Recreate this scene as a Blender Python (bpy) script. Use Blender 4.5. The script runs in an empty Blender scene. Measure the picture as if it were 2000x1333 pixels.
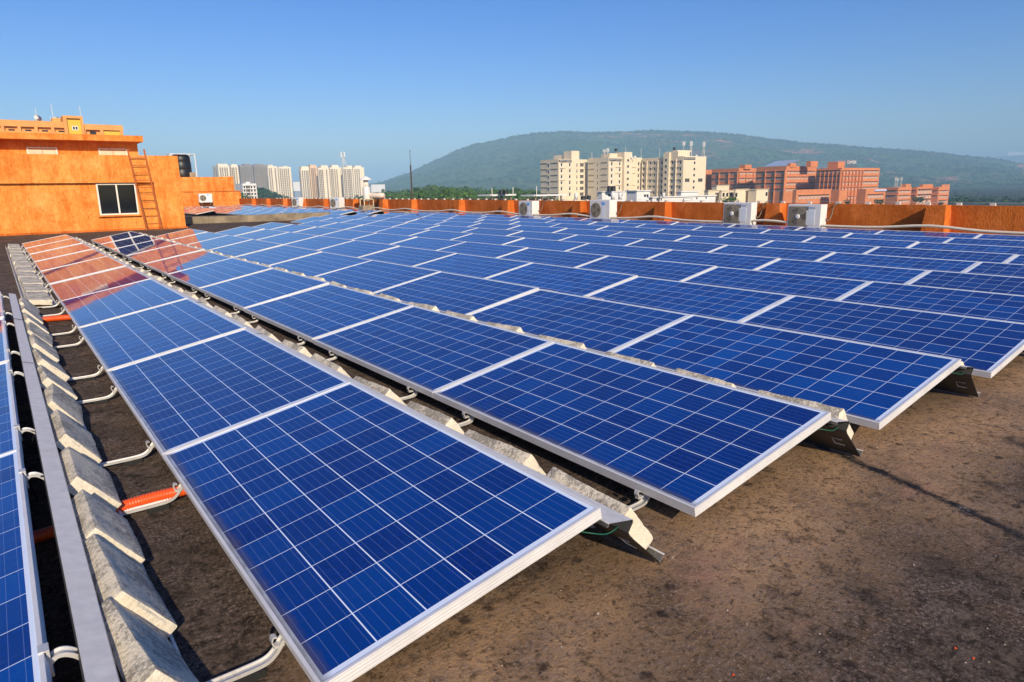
import bpy, bmesh, math, random
import numpy as np
from mathutils import Vector, Matrix, noise as mnoise

random.seed(7)
R = math.radians
scene = bpy.context.scene
COL = scene.collection

# ------------------------------------------------------------------ camera
# world: X across the panel rows, Y along the rows, Z up, roof deck at z = 0
CAM = Vector((-0.4784, -1.4681, 1.3337))
RIGHT = Vector((0.79760311, -0.60295004, -0.01674893))
UP = Vector((0.14632785, 0.16648015, 0.97512693))
FWD = Vector((0.58516446, 0.7802151, -0.22101346))
FPX = 1320.6                      # focal length in pixels of the 2000 px photograph
cam_d = bpy.data.cameras.new('camera')
cam_d.sensor_width = 36.0
cam_d.lens = FPX / 2000 * 36.0
cam_d.clip_start = 0.05
cam_d.clip_end = 20000
cam = bpy.data.objects.new('camera', cam_d)
M = Matrix((RIGHT, UP, -FWD)).transposed().to_4x4()
M.translation = CAM
cam.matrix_world = M
COL.objects.link(cam)
scene.camera = cam

# ------------------------------------------------------------------ sky, sun, exposure
SUN_EL, SUN_AZ = 28.0, 196.0      # azimuth clockwise from +Y
world = bpy.data.worlds.new('World')
scene.world = world
world.use_nodes = True
wn = world.node_tree
wn.nodes.clear()
sky = wn.nodes.new('ShaderNodeTexSky')
sky.sky_type = 'NISHITA'
sky.sun_disc = False
sky.sun_elevation = R(SUN_EL)
sky.sun_rotation = R(SUN_AZ)
sky.altitude = 0
sky.air_density = 1.0
sky.dust_density = 1.0
sky.ozone_density = 5.0
bg = wn.nodes.new('ShaderNodeBackground')
bg.inputs['Strength'].default_value = 0.122
wo = wn.nodes.new('ShaderNodeOutputWorld')
hs = wn.nodes.new('ShaderNodeHueSaturation')
hs.inputs['Hue'].default_value = 0.518
hs.inputs['Saturation'].default_value = 1.3
wn.links.new(sky.outputs['Color'], hs.inputs['Color'])
wn.links.new(hs.outputs['Color'], bg.inputs['Color'])
wn.links.new(bg.outputs['Background'], wo.inputs['Surface'])

sun_d = bpy.data.lights.new('sun', 'SUN')
sun_d.energy = 4.7
sun_d.angle = R(0.53)
sun_d.color = (1.0, 0.84, 0.62)
sun = bpy.data.objects.new('sun', sun_d)
to_sun = Vector((math.sin(R(SUN_AZ)) * math.cos(R(SUN_EL)), math.cos(R(SUN_AZ)) * math.cos(R(SUN_EL)), math.sin(R(SUN_EL))))
sun.rotation_euler = to_sun.to_track_quat('Z', 'Y').to_euler()
COL.objects.link(sun)

scene.view_settings.view_transform = 'Standard'
scene.view_settings.look = 'None'
scene.view_settings.exposure = 0.22
scene.view_settings.gamma = 1.0
scene.view_settings.use_curve_mapping = False
scene.cycles.max_bounces = 8
scene.cycles.volume_bounces = 0
scene.cycles.use_denoising = True

# ------------------------------------------------------------------ survey helpers
def ray(px, py):
    return FWD + RIGHT * ((px - 1000) / FPX) - UP * ((py - 666.5) / FPX)
def at(px, py, D):
    return CAM + ray(px, py) * D
def hit(px, py, ax, c):
    d = ray(px, py)
    return CAM + d * ((c - CAM[ax]) / d[ax])
def proj(p):
    q = Vector(p) - CAM
    z = q.dot(FWD)
    return 1000 + FPX * q.dot(RIGHT) / z, 666.5 - FPX * q.dot(UP) / z
def clamp(v, a, b): return max(a, min(b, v))
def deck(x, y):                   # drainage fall of the deck
    return -0.006 * clamp(x - 5, 0, 12) + 0.003 * clamp(y - 3, 0, 20)

# ------------------------------------------------------------------ object helpers
def tag(o, label=None, cat=None, group=None, kind=None):
    if label: o['label'] = label
    if cat: o['category'] = cat
    if group: o['group'] = group
    if kind: o['kind'] = kind
    return o
def thing(name, label, cat, loc=(0, 0, 0), group=None, rot=(0, 0, 0)):
    o = bpy.data.objects.new(name, None)
    o.empty_display_size = 0.1
    o.location = loc
    o.rotation_euler = rot
    COL.objects.link(o)
    return tag(o, label, cat, group)
def link_mesh(name, me, parent=None, loc=(0, 0, 0), rot=(0, 0, 0)):
    o = bpy.data.objects.new(name, me)
    o.location = loc
    o.rotation_euler = rot
    if parent: o.parent = parent
    COL.objects.link(o)
    return o
def copy_tree(o, parent=None):
    c = o.copy()
    COL.objects.link(c)
    c.parent = parent
    for ch in list(o.children):
        copy_tree(ch, c)
    return c

class MB:
    """collects shapes into one mesh"""
    def __init__(s): s.v, s.f, s.m, s.sm = [], [], [], []
    def add(s, vs, fs, mi=0, smooth=False):
        o = len(s.v)
        s.v += [tuple(v) for v in vs]
        for f in fs:
            s.f.append([i + o for i in f]); s.m.append(mi); s.sm.append(smooth)
        return s
    def box(s, x0, x1, y0, y1, z0, z1, mi=0):
        vs = [(x, y, z) for z in (z0, z1) for y in (y0, y1) for x in (x0, x1)]
        return s.add(vs, [(0, 2, 3, 1), (4, 5, 7, 6), (0, 1, 5, 4), (2, 6, 7, 3), (0, 4, 6, 2), (1, 3, 7, 5)], mi)
    def prism(s, poly, y0, y1, mi=0):          # polygon in XZ extruded along Y
        n = len(poly)
        vs = [(x, y0, z) for x, z in poly] + [(x, y1, z) for x, z in poly]
        a = sum(poly[i][0] * poly[(i + 1) % n][1] - poly[(i + 1) % n][0] * poly[i][1] for i in range(n))
        fs = [tuple(range(n)), tuple(range(2 * n - 1, n - 1, -1))]
        fs += [(i, i + n, (i + 1) % n + n, (i + 1) % n) for i in range(n)]
        if a < 0: fs = [tuple(reversed(f)) for f in fs]
        return s.add(vs, fs, mi)
    def sweep(s, path, prof, mi=0, up=(0, 0, 1), cap=True, smooth=False):   # closed profile (a, b) along path
        P = [Vector(p) for p in path]; up = Vector(up); n = len(prof); vs = []
        for i, p in enumerate(P):
            t = (P[min(i + 1, len(P) - 1)] - P[max(i - 1, 0)]).normalized()
            side = t.cross(up)
            if side.length < 1e-5: side = t.cross(Vector((1, 0, 0)))
            side.normalize(); w = side.cross(t)
            vs += [p + side * a + w * b for a, b in prof]
        fs = []
        for i in range(len(P) - 1):
            for k in range(n):
                a, b = i * n + k, i * n + (k + 1) % n
                fs.append((a, b, b + n, a + n))
        s.add(vs, fs, mi, smooth)
        if cap:
            s.add(vs[:n], [tuple(range(n - 1, -1, -1))], mi)
            s.add(vs[-n:], [tuple(range(n))], mi)
        return s
    def tube(s, path, r, mi=0, n=10, smooth=True, cap=True):
        prof = [(r * math.cos(2 * math.pi * k / n), r * math.sin(2 * math.pi * k / n)) for k in range(n)]
        return s.sweep(path, prof, mi, cap=cap, smooth=smooth)
    def lathe(s, prof, c=(0, 0, 0), n=20, mi=0, smooth=True, axis='z'):   # (r, h) pairs
        vs, fs = [], []
        for r, h in prof:
            for k in range(n):
                a = 2 * math.pi * k / n
                p = (r * math.cos(a), r * math.sin(a), h)
                if axis == 'x': p = (-h, p[0], p[1])
                vs.append((p[0] + c[0], p[1] + c[1], p[2] + c[2]))
        for i in range(len(prof) - 1):
            for k in range(n):
                a, b = i * n + k, i * n + (k + 1) % n
                fs.append((a, b, b + n, a + n))
        fs.append(tuple(range(n - 1, -1, -1)))
        m = (len(prof) - 1) * n
        fs.append(tuple(range(m, m + n)))
        return s.add(vs, fs, mi, smooth)
    def mesh(s, name, mats):
        me = bpy.data.meshes.new(name)
        me.from_pydata(s.v, [], s.f)
        for m in (mats if isinstance(mats, (list, tuple)) else [mats]): me.materials.append(m)
        me.polygons.foreach_set('material_index', s.m)
        me.polygons.foreach_set('use_smooth', s.sm)
        me.update()
        return me
    def build(s, name, mats, parent=None, loc=(0, 0, 0), rot=(0, 0, 0)):
        return link_mesh(name, s.mesh(name, mats), parent, loc, rot)

def bevel(o, w=0.005, seg=2):
    m = o.modifiers.new('bevel', 'BEVEL'); m.width = w; m.segments = seg; m.limit_method = 'ANGLE'
    return o

def lettering(name, txt, size, parent, loc, rot, m, sx=1.0):
    cu = bpy.data.curves.new(name, 'FONT'); cu.body = txt; cu.size = size
    cu.align_x = 'CENTER'; cu.align_y = 'CENTER'; cu.extrude = 0.003 * size; cu.offset = 0.0
    tmp = bpy.data.objects.new('tmp', cu); COL.objects.link(tmp)
    me = bpy.data.meshes.new_from_object(tmp.evaluated_get(bpy.context.evaluated_depsgraph_get()))
    bpy.data.objects.remove(tmp); bpy.data.curves.remove(cu)
    me.materials.clear(); me.materials.append(m)
    o = link_mesh(name, me, parent, loc, rot)
    o.scale = (sx, 1, 1)
    return o

# ------------------------------------------------------------------ materials
def new_mat(name):
    m = bpy.data.materials.new(name); m.use_nodes = True
    nt = m.node_tree
    return m, nt, nt.nodes['Principled BSDF']
class N:
    """tiny node-graph helper"""
    def __init__(s, nt): s.nt = nt
    def n(s, t, **kw):
        x = s.nt.nodes.new(t)
        for k, v in kw.items(): setattr(x, k, v)
        return x
    def put(s, sock, v):
        if isinstance(v, bpy.types.NodeSocket): s.nt.links.new(v, sock)
        else: sock.default_value = v
    def math(s, op, a, b=0.0, c=None):
        x = s.n('ShaderNodeMath', operation=op)
        s.put(x.inputs[0], a); s.put(x.inputs[1], b)
        if c is not None: s.put(x.inputs[2], c)
        return x.outputs[0]
    def mix(s, f, a, b, mode='MIX'):
        x = s.n('ShaderNodeMix', data_type='RGBA', blend_type=mode)
        s.put(x.inputs[0], f)
        s.put(x.inputs[6], a if not isinstance(a, tuple) else (*a, 1)[:4])
        s.put(x.inputs[7], b if not isinstance(b, tuple) else (*b, 1)[:4])
        return x.outputs[2]
    def noise(s, vec, scale, detail=4.0, rough=0.55):
        x = s.n('ShaderNodeTexNoise')
        s.put(x.inputs['Vector'], vec); x.inputs['Scale'].default_value = scale
        x.inputs['Detail'].default_value = detail; x.inputs['Roughness'].default_value = rough
        return x.outputs['Fac']
    def ramp(s, v, lo, hi):
        x = s.n('ShaderNodeMapRange'); x.clamp = True
        s.put(x.inputs[0], v); x.inputs[1].default_value = lo; x.inputs[2].default_value = hi
        return x.outputs[0]
    def scale(s, vec, sc):
        x = s.n('ShaderNodeMapping'); s.put(x.inputs['Vector'], vec); x.inputs['Scale'].default_value = sc
        return x.outputs[0]
    def bump(s, h, strength=0.3, dist=0.01):
        x = s.n('ShaderNodeBump'); x.inputs['Strength'].default_value = strength; x.inputs['Distance'].default_value = dist
        s.put(x.inputs['Height'], h)
        return x.outputs['Normal']
    def pos(s): return s.n('ShaderNodeNewGeometry').outputs['Position']
    def obj(s): return s.n('ShaderNodeTexCoord').outputs['Object']
    def rnd(s): return s.n('ShaderNodeObjectInfo').outputs['Random']

def simple(name, col, rough=0.6, metal=0.0, var=0.15, scale=6.0, bump=0.0, spec=None):
    m, nt, b = new_mat(name); g = N(nt)
    c2 = tuple(c * (1 - var) for c in col)
    f = g.ramp(g.noise(g.pos(), scale, 5), 0.35, 0.65)
    g.put(b.inputs['Base Color'], g.mix(f, c2, col))
    b.inputs['Roughness'].default_value = rough; b.inputs['Metallic'].default_value = metal
    if spec is not None: b.inputs['Specular IOR Level'].default_value = spec
    if bump: g.put(b.inputs['Normal'], g.bump(g.noise(g.pos(), scale * 6, 4), bump, 0.01))
    return m

def mat_cells():
    m, nt, b = new_mat('polycrystalline_cells'); g = N(nt)
    co = g.obj()
    sep = g.n('ShaderNodeSeparateXYZ'); g.put(sep.inputs[0], co)
    X, Y = sep.outputs[0], sep.outputs[1]
    cx = g.math('DIVIDE', g.math('SUBTRACT', X, 0.022), 0.158)
    cy = g.math('DIVIDE', g.math('SUBTRACT', Y, 0.035), 0.158)
    fx, fy = g.math('FRACT', cx), g.math('FRACT', cy)
    dx = g.math('MINIMUM', fx, g.math('SUBTRACT', 1.0, fx))
    dy = g.math('MINIMUM', fy, g.math('SUBTRACT', 1.0, fy))
    lx = g.math('LESS_THAN', dx, 0.0135)
    ly = g.math('LESS_THAN', dy, 0.0090)
    out = g.math('MAXIMUM', g.math('MAXIMUM', g.math('LESS_THAN', cx, 0.0), g.math('GREATER_THAN', cx, 6.0)),
                 g.math('MAXIMUM', g.math('LESS_THAN', cy, 0.0), g.math('GREATER_THAN', cy, 12.0)))
    line = g.math('MAXIMUM', g.math('MAXIMUM', lx, ly), out)
    f5 = g.math('FRACT', g.math('MULTIPLY', fx, 5.0))
    bus = g.math('LESS_THAN', g.math('ABSOLUTE', g.math('SUBTRACT', f5, 0.5)), 0.026)
    comb = g.n('ShaderNodeCombineXYZ')
    g.put(comb.inputs[0], g.math('FLOOR', cx)); g.put(comb.inputs[1], g.math('FLOOR', cy)); g.put(comb.inputs[2], g.math('MULTIPLY', g.rnd(), 57.0))
    wn_ = g.n('ShaderNodeTexWhiteNoise'); g.put(wn_.inputs[0], comb.outputs[0])
    vor = g.n('ShaderNodeTexVoronoi'); g.put(vor.inputs['Vector'], g.scale(co, (1, 1, 0))); vor.inputs['Scale'].default_value = 130.0
    grain = g.n('ShaderNodeSeparateColor'); g.put(grain.inputs[0], vor.outputs['Color'])
    base = g.mix(wn_.outputs[0], (0.0002, 0.020, 0.150), (0.0004, 0.072, 0.330))
    base = g.mix(g.math('MULTIPLY', g.math('POWER', g.rnd(), 2.0), 0.7), base, (0.003, 0.006, 0.075))
    base = g.mix(g.math('MULTIPLY', grain.outputs[0], 0.5), base, (0.001, 0.034, 0.300))
    base = g.mix(g.math('MULTIPLY', bus, 0.30), base, (0.26, 0.36, 0.62))
    base = g.mix(line, base, (0.70, 0.80, 0.95))
    # dust that gathers above the lower frame edge, and thin film all over
    nz = g.noise(co, 9.0, 5)
    dirt = g.math('MULTIPLY', g.ramp(g.math('ADD', X, g.math('MULTIPLY', nz, -0.05)), 0.030, -0.012), 0.75)
    base = g.mix(dirt, base, (0.10, 0.075, 0.05))
    film = g.math('MULTIPLY', g.ramp(g.noise(co, 2.2, 6, 0.65), 0.42, 0.85), 0.015)
    base = g.mix(film, base, (0.28, 0.30, 0.34))
    # rain-washed dust runs down the slope, and a few droppings
    runs = g.noise(g.scale(co, (1.2, 14.0, 1.0)), 1.6, 5, 0.7)
    seedv = g.n('ShaderNodeVectorMath', operation='ADD'); g.put(seedv.inputs[0], co)
    cs = g.n('ShaderNodeCombineXYZ'); g.put(cs.inputs[2], g.math('MULTIPLY', g.rnd(), 91.0)); g.put(seedv.inputs[1], cs.outputs[0])
    cloud = g.noise(seedv.outputs[0], 1.5, 6, 0.7)
    base = g.mix(g.math('MULTIPLY', g.math('MULTIPLY', g.ramp(runs, 0.50, 0.75), g.ramp(cloud, 0.42, 0.66)), 0.06), base, (0.34, 0.36, 0.42))
    dv = g.n('ShaderNodeTexVoronoi'); g.put(dv.inputs['Vector'], seedv.outputs[0]); dv.inputs['Scale'].default_value = 6.5
    dc = g.n('ShaderNodeSeparateColor'); g.put(dc.inputs[0], dv.outputs['Color'])
    drop = g.math('MULTIPLY', g.math('LESS_THAN', g.math('ADD', dv.outputs['Distance'], g.math('MULTIPLY', g.noise(co, 60.0, 3), 0.03)), 0.040), g.math('GREATER_THAN', dc.outputs[1], 0.93))
    base = g.mix(g.math('MULTIPLY', drop, 0.8), base, (0.62, 0.60, 0.55))
    g.put(b.inputs['Base Color'], base)
    b.inputs['Roughness'].default_value = 0.5
    b.inputs['Specular IOR Level'].default_value = 0.05
    b.inputs['Coat Weight'].default_value = 1.0
    b.inputs['Coat Roughness'].default_value = 0.025
    b.inputs['Coat IOR'].default_value = 1.43
    g.put(b.inputs['Coat Normal'], g.bump(g.noise(co, 3.0, 2), 0.02, 0.02))
    return m

def mat_stucco(name, col, dark, rough_scale=55.0, streak=1.0, bump=0.7, gr=0.6):
    m, nt, b = new_mat(name); g = N(nt)
    p = g.pos()
    big = g.noise(p, 0.8, 6, 0.65)
    st = g.noise(g.scale(p, (3.2, 3.2, 0.35)), 1.0, 6, 0.7)
    f = g.math('MULTIPLY', g.ramp(g.math('ADD', g.math('MULTIPLY', big, 0.5), g.math('MULTIPLY', st, 0.5)), 0.42, 0.60), streak)
    c = g.mix(f, col, dark)
    grain = g.noise(g.scale(p, (1, 1, 0.42)), rough_scale, 4, 0.65)
    c = g.mix(g.math('MULTIPLY', g.ramp(grain, 0.46, 0.70), gr), c, tuple(x * 0.60 for x in dark))
    drip = g.math('MULTIPLY', g.ramp(g.noise(g.scale(p, (7.0, 7.0, 0.22)), 1.0, 5, 0.7), 0.55, 0.72), 0.38)
    c = g.mix(drip, c, tuple(x * 0.55 for x in dark))
    pale = g.math('MULTIPLY', g.ramp(g.noise(p, 1.7, 7, 0.75), 0.50, 0.68), 0.5)
    c = g.mix(pale, c, tuple(min(1, x * 1.25 + 0.06) for x in col))
    g.put(b.inputs['Base Color'], c)
    b.inputs['Roughness'].default_value = 0.85; b.inputs['Specular IOR Level'].default_value = 0.2
    g.put(b.inputs['Normal'], g.bump(grain, bump, 0.02))
    return m

def mat_deck():
    m, nt, b = new_mat('weathered_roof_concrete'); g = N(nt)
    p = g.pos()
    sp = g.n('ShaderNodeSeparateXYZ'); g.put(sp.inputs[0], p)
    n1 = g.noise(p, 0.55, 7, 0.62); n2 = g.noise(p, 2.6, 8, 0.7); n3 = g.noise(p, 15.0, 8, 0.8); n4 = g.noise(p, 75.0, 5, 0.8)
    nw = g.noise(p, 5.0, 6, 0.75)
    base = g.mix(g.ramp(n3, 0.42, 0.60), (0.032, 0.023, 0.016), (0.140, 0.101, 0.072))
    # sandy tan patches; sunlit warmth along the open row ends is painted in
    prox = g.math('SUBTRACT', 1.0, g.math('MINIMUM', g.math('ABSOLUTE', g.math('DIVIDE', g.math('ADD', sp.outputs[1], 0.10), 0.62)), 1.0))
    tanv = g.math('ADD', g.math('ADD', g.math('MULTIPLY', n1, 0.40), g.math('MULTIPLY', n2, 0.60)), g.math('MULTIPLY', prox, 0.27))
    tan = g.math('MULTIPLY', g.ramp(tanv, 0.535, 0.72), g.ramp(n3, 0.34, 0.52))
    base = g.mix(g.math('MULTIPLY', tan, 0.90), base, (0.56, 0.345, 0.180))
    dust = g.math('MULTIPLY', g.ramp(g.math('ADD', g.math('MULTIPLY', g.noise(p, 2.1, 9, 0.75), 0.6), g.math('MULTIPLY', n3, 0.4)), 0.515, 0.60), g.ramp(n4, 0.36, 0.60))
    base = g.mix(g.math('MULTIPLY', dust, 0.60), base, (0.320, 0.240, 0.175))
    fl = g.math('MULTIPLY', g.ramp(g.noise(g.scale(p, (1.0, 1.3, 1)), 26.0, 6, 0.75), 0.515, 0.60), g.ramp(n2, 0.34, 0.55))
    base = g.mix(g.math('MULTIPLY', fl, 0.55), base, (0.235, 0.180, 0.150))
    soot = g.ramp(g.math('ADD', g.math('MULTIPLY', g.noise(p, 1.3, 8, 0.72), 0.55), g.math('MULTIPLY', n3, 0.45)), 0.49, 0.60)
    base = g.mix(g.math('MULTIPLY', soot, 0.74), base, (0.024, 0.018, 0.016))
    grey = g.math('MULTIPLY', g.ramp(nw, 0.48, 0.64), g.ramp(n4, 0.44, 0.58))
    base = g.mix(g.math('MULTIPLY', grey, 0.65), base, (0.27, 0.205, 0.170))
    spk = g.math('MULTIPLY', g.ramp(n4, 0.545, 0.60), g.ramp(n2, 0.38, 0.56))
    base = g.mix(g.math('MULTIPLY', spk, 0.70), base, (0.40, 0.29, 0.215))
    dk = g.ramp(g.noise(p, 42.0, 6, 0.8), 0.54, 0.60)
    base = g.mix(g.math('MULTIPLY', dk, 0.70), base, (0.013, 0.009, 0.008))
    vor = g.n('ShaderNodeTexVoronoi'); g.put(vor.inputs['Vector'], p); vor.inputs['Scale'].default_value = 5.5
    spots = g.math('MULTIPLY', g.ramp(g.math('ADD', vor.outputs['Distance'], g.math('MULTIPLY', n3, 0.22)), 0.255, 0.200), g.ramp(n2, 0.42, 0.54))
    base = g.mix(g.math('MULTIPLY', spots, 0.75), base, (0.018, 0.013, 0.014))
    pinkish = g.math('MULTIPLY', g.ramp(g.noise(g.scale(p, (1.0, 1.7, 1)), 1.05, 7, 0.65), 0.585, 0.70), g.ramp(n3, 0.34, 0.55))
    base = g.mix(g.math('MULTIPLY', pinkish, 0.50), base, (0.48, 0.255, 0.165))
    # ragged tar line across the bare strip
    wob = g.math('MULTIPLY', g.math('SUBTRACT', g.noise(g.scale(p, (1, 1, 1)), 3.0, 6, 0.7), 0.5), 0.13)
    dl = g.math('ADD', g.math('SUBTRACT', g.math('SUBTRACT', sp.outputs[0], 2.715), g.math('MULTIPLY', sp.outputs[1], 0.315)), wob)
    tar = g.ramp(g.math('ADD', g.math('ABSOLUTE', dl), g.math('MULTIPLY', g.math('SUBTRACT', n3, 0.5), 0.17)), 0.046, 0.014)
    tar = g.math('MULTIPLY', tar, g.math('LESS_THAN', sp.outputs[1], 1.2))
    base = g.mix(g.math('MULTIPLY', tar, g.ramp(nw, 0.30, 0.52)), base, (0.018, 0.018, 0.021))
    wht = g.math('MULTIPLY', g.ramp(g.math('ABSOLUTE', dl), 0.035, 0.010), g.math('MULTIPLY', g.ramp(g.noise(p, 4.2, 5, 0.7), 0.60, 0.68), g.ramp(n4, 0.45, 0.6)))
    base = g.mix(g.math('MULTIPLY', g.math('MULTIPLY', wht, 0.8), g.math('LESS_THAN', sp.outputs[1], 0.5)), base, (0.50, 0.47, 0.45))
    g.put(b.inputs['Base Color'], base)
    b.inputs['Roughness'].default_value = 0.9; b.inputs['Specular IOR Level'].default_value = 0.15
    h = g.math('ADD', g.math('MULTIPLY', n3, 0.5), g.math('MULTIPLY', n4, 0.5))
    g.put(b.inputs['Normal'], g.bump(h, 0.75, 0.022))
    return m

def mat_block():
    m, nt, b = new_mat('mossy_concrete_block'); g = N(nt)
    p = g.pos()
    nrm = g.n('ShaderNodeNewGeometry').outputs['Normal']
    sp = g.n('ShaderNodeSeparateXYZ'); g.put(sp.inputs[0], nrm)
    n3 = g.noise(p, 62.0, 6, 0.75); n1 = g.noise(p, 7.0, 5, 0.6)
    base = g.mix(g.ramp(n1, 0.3, 0.7), (0.74, 0.655, 0.49), (0.86, 0.79, 0.64))
    # lichen grows on the weathered upper faces
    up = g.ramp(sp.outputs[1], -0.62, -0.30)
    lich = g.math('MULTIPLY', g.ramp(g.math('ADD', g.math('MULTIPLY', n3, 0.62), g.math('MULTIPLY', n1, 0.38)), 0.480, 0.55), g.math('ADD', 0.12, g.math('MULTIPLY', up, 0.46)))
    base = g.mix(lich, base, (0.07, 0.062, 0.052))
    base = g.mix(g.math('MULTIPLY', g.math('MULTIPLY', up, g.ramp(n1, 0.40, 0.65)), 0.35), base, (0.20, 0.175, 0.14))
    g.put(b.inputs['Base Color'], base)
    b.inputs['Roughness'].default_value = 0.9; b.inputs['Specular IOR Level'].default_value = 0.15
    g.put(b.inputs['Normal'], g.bump(g.noise(p, 70.0, 5, 0.7), 0.7, 0.012))
    return m

def mat_metal(name, col, rough, metal, scale=14.0, rust=0.0):
    m, nt, b = new_mat(name); g = N(nt)
    p = g.pos()
    n = g.noise(p, scale, 6, 0.65)
    c = g.mix(g.ramp(n, 0.3, 0.7), tuple(x * 0.80 for x in col), col)
    if rust: c = g.mix(g.math('MULTIPLY', g.ramp(g.noise(p, 8.0, 6, 0.7), 0.58, 0.72), rust), c, (0.30, 0.14, 0.06))
    g.put(b.inputs['Base Color'], c)
    b.inputs['Metallic'].default_value = metal
    g.put(b.inputs['Roughness'], g.math('ADD', rough - 0.08, g.math('MULTIPLY', n, 0.16)))
    return m

def mat_foliage(name, a, bcol):
    m, nt, b = new_mat(name); g = N(nt)
    p = g.pos()
    f = g.ramp(g.noise(p, 0.11, 4, 0.6), 0.35, 0.68)
    f2 = g.ramp(g.noise(p, 1.3, 3, 0.6), 0.3, 0.7)
    c = g.mix(f, a, bcol)
    c = g.mix(g.math('MULTIPLY', f2, 0.45), c, tuple(x * 0.45 for x in a))
    g.put(b.inputs['Base Color'], c)
    b.inputs['Roughness'].default_value = 0.8; b.inputs['Specular IOR Level'].default_value = 0.15
    return m

def mat_hill():
    m, nt, b = new_mat('scrub_covered_hillside'); g = N(nt)
    p = g.pos()
    n1 = g.noise(p, 0.007, 8, 0.68); n2 = g.noise(p, 0.05, 5, 0.7)
    c = g.mix(g.ramp(n2, 0.42, 0.60), (0.006, 0.040, 0.012), (0.080, 0.160, 0.034))
    c = g.mix(g.math('MULTIPLY', g.ramp(n1, 0.50, 0.62), 0.45), c, (0.13, 0.105, 0.045))
    soil = g.ramp(g.noise(g.scale(p, (0.7, 0.7, 2.6)), 0.0048, 8, 0.66), 0.560, 0.605)
    sx = g.n('ShaderNodeSeparateXYZ'); g.put(sx.inputs[0], p)
    soil = g.math('MULTIPLY', soil, g.ramp(sx.outputs[0], 2350, 2900))
    c = g.mix(g.math('MULTIPLY', soil, 0.9), c, (0.52, 0.19, 0.10))
    g.put(b.inputs['Base Color'], c)
    b.inputs['Roughness'].default_value = 0.95; b.inputs['Specular IOR Level'].default_value = 0.1
    return m

CELLS = mat_cells()
ALU = mat_metal('anodised_aluminium', (0.80, 0.79, 0.77), 0.42, 0.2, 5.0)
GALV = mat_metal('galvanised_sheet', (0.80, 0.765, 0.70), 0.5, 0.10, 22.0)
GALV_IN = mat_metal('galvanised_sheet_in_shade', (0.10, 0.10, 0.10), 0.5, 0.4, 22.0)  # same sheet as the outer skin, darkened to paint the shade underneath
STEEL = mat_metal('galvanised_bracket', (0.66, 0.65, 0.62), 0.45, 0.35, 26.0, 0.35)
RUBBER = simple('black_rubber', (0.012, 0.012, 0.012), 0.75)
BLOCK = mat_block()
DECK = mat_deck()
HOSE = simple('orange_hose_plastic', (0.80, 0.10, 0.012), 0.38, 0, 0.12, 30)
CABLE = simple('black_cable_sheath', (0.015, 0.015, 0.018), 0.5)
GREENWIRE = simple('green_wire_sheath', (0.008, 0.13, 0.075), 0.5)
STUCCO = mat_stucco('orange_stucco', (0.84, 0.335, 0.070), (0.68, 0.165, 0.016), 19.0)
PARA = mat_stucco('orange_parapet_stucco', (0.72, 0.195, 0.030), (0.48, 0.105, 0.012), 30.0, 1.0, 0.8, 0.5)
STUCCO_FAR = simple('orange_paint', (0.84, 0.38, 0.11), 0.85, 0, 0.16, 0.7)
YELLOW = simple('yellow_paint', (0.85, 0.52, 0.06), 0.85, 0, 0.1, 0.7)
LADDER = simple('orange_painted_steel', (0.60, 0.16, 0.035), 0.5, 0, 0.3, 6)
WHITEP = simple('white_painted_metal', (0.80, 0.79, 0.75), 0.4, 0, 0.08, 5)
WHITEW = simple('whitewashed_wall', (0.78, 0.77, 0.74), 0.85, 0, 0.10, 0.5)
GREYP = simple('pale_grey_plastic', (0.78, 0.82, 0.86), 0.45, 0, 0.06, 5)
DARKG = simple('dark_grille', (0.045, 0.042, 0.038), 0.6)
GRILLE = simple('beige_fan_blades', (0.27, 0.23, 0.17), 0.5)
BLUEP = simple('blue_print', (0.02, 0.16, 0.55), 0.5, 0, 0.05)
LBLUE = simple('light_blue_print', (0.16, 0.42, 0.85), 0.5, 0, 0.05)
PVC = simple('cream_plastic_conduit', (0.80, 0.71, 0.55), 0.5, 0, 0.12, 4)
CEMENT = simple('rough_cement', (0.42, 0.33, 0.22), 0.9, 0, 0.4, 4, 0.5)
KERB = simple('stained_concrete', (0.34, 0.27, 0.18), 0.9, 0, 0.55, 1.6, 0.5)
TANKM = simple('black_plastic_tank', (0.014, 0.015, 0.018), 0.45, 0, 0.3, 2)
CREAM = simple('cream_facade_paint', (0.78, 0.665, 0.475), 0.85, 0, 0.08, 0.15)
CREAM2 = simple('pale_tower_paint', (0.86, 0.765, 0.60), 0.85, 0, 0.10, 0.05)
PEACH = simple('peach_tower_paint', (0.78, 0.55, 0.36), 0.85, 0, 0.08, 0.05)
GREYC = simple('unpainted_concrete_frame', (0.30, 0.29, 0.30), 0.9, 0, 0.2, 0.05)
BRICK = simple('terracotta_facade', (0.66, 0.235, 0.085), 0.85, 0, 0.16, 0.25)
BAND = simple('pale_window_band', (0.62, 0.50, 0.42), 0.5, 0, 0.15, 0.9)
TRIM = simple('white_window_trim', (0.80, 0.76, 0.66), 0.7, 0, 0.05)
SHADEM = simple('concrete_window_hood', (0.45, 0.38, 0.29), 0.85, 0, 0.1, 0.5)
SIGNB = simple('black_signboard', (0.02, 0.022, 0.026), 0.5)
SIGNW = simple('white_lettering', (0.86, 0.86, 0.86), 0.5, 0, 0.03)
LEAF = mat_foliage('tree_leaves', (0.045, 0.120, 0.018), (0.125, 0.210, 0.030))
LEAF_D = mat_foliage('distant_leaves', (0.020, 0.060, 0.020), (0.055, 0.110, 0.030))
HILLM = mat_hill()
EARTH = simple('dry_ground', (0.022, 0.045, 0.018), 0.95, 0, 0.4, 0.02)
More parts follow.
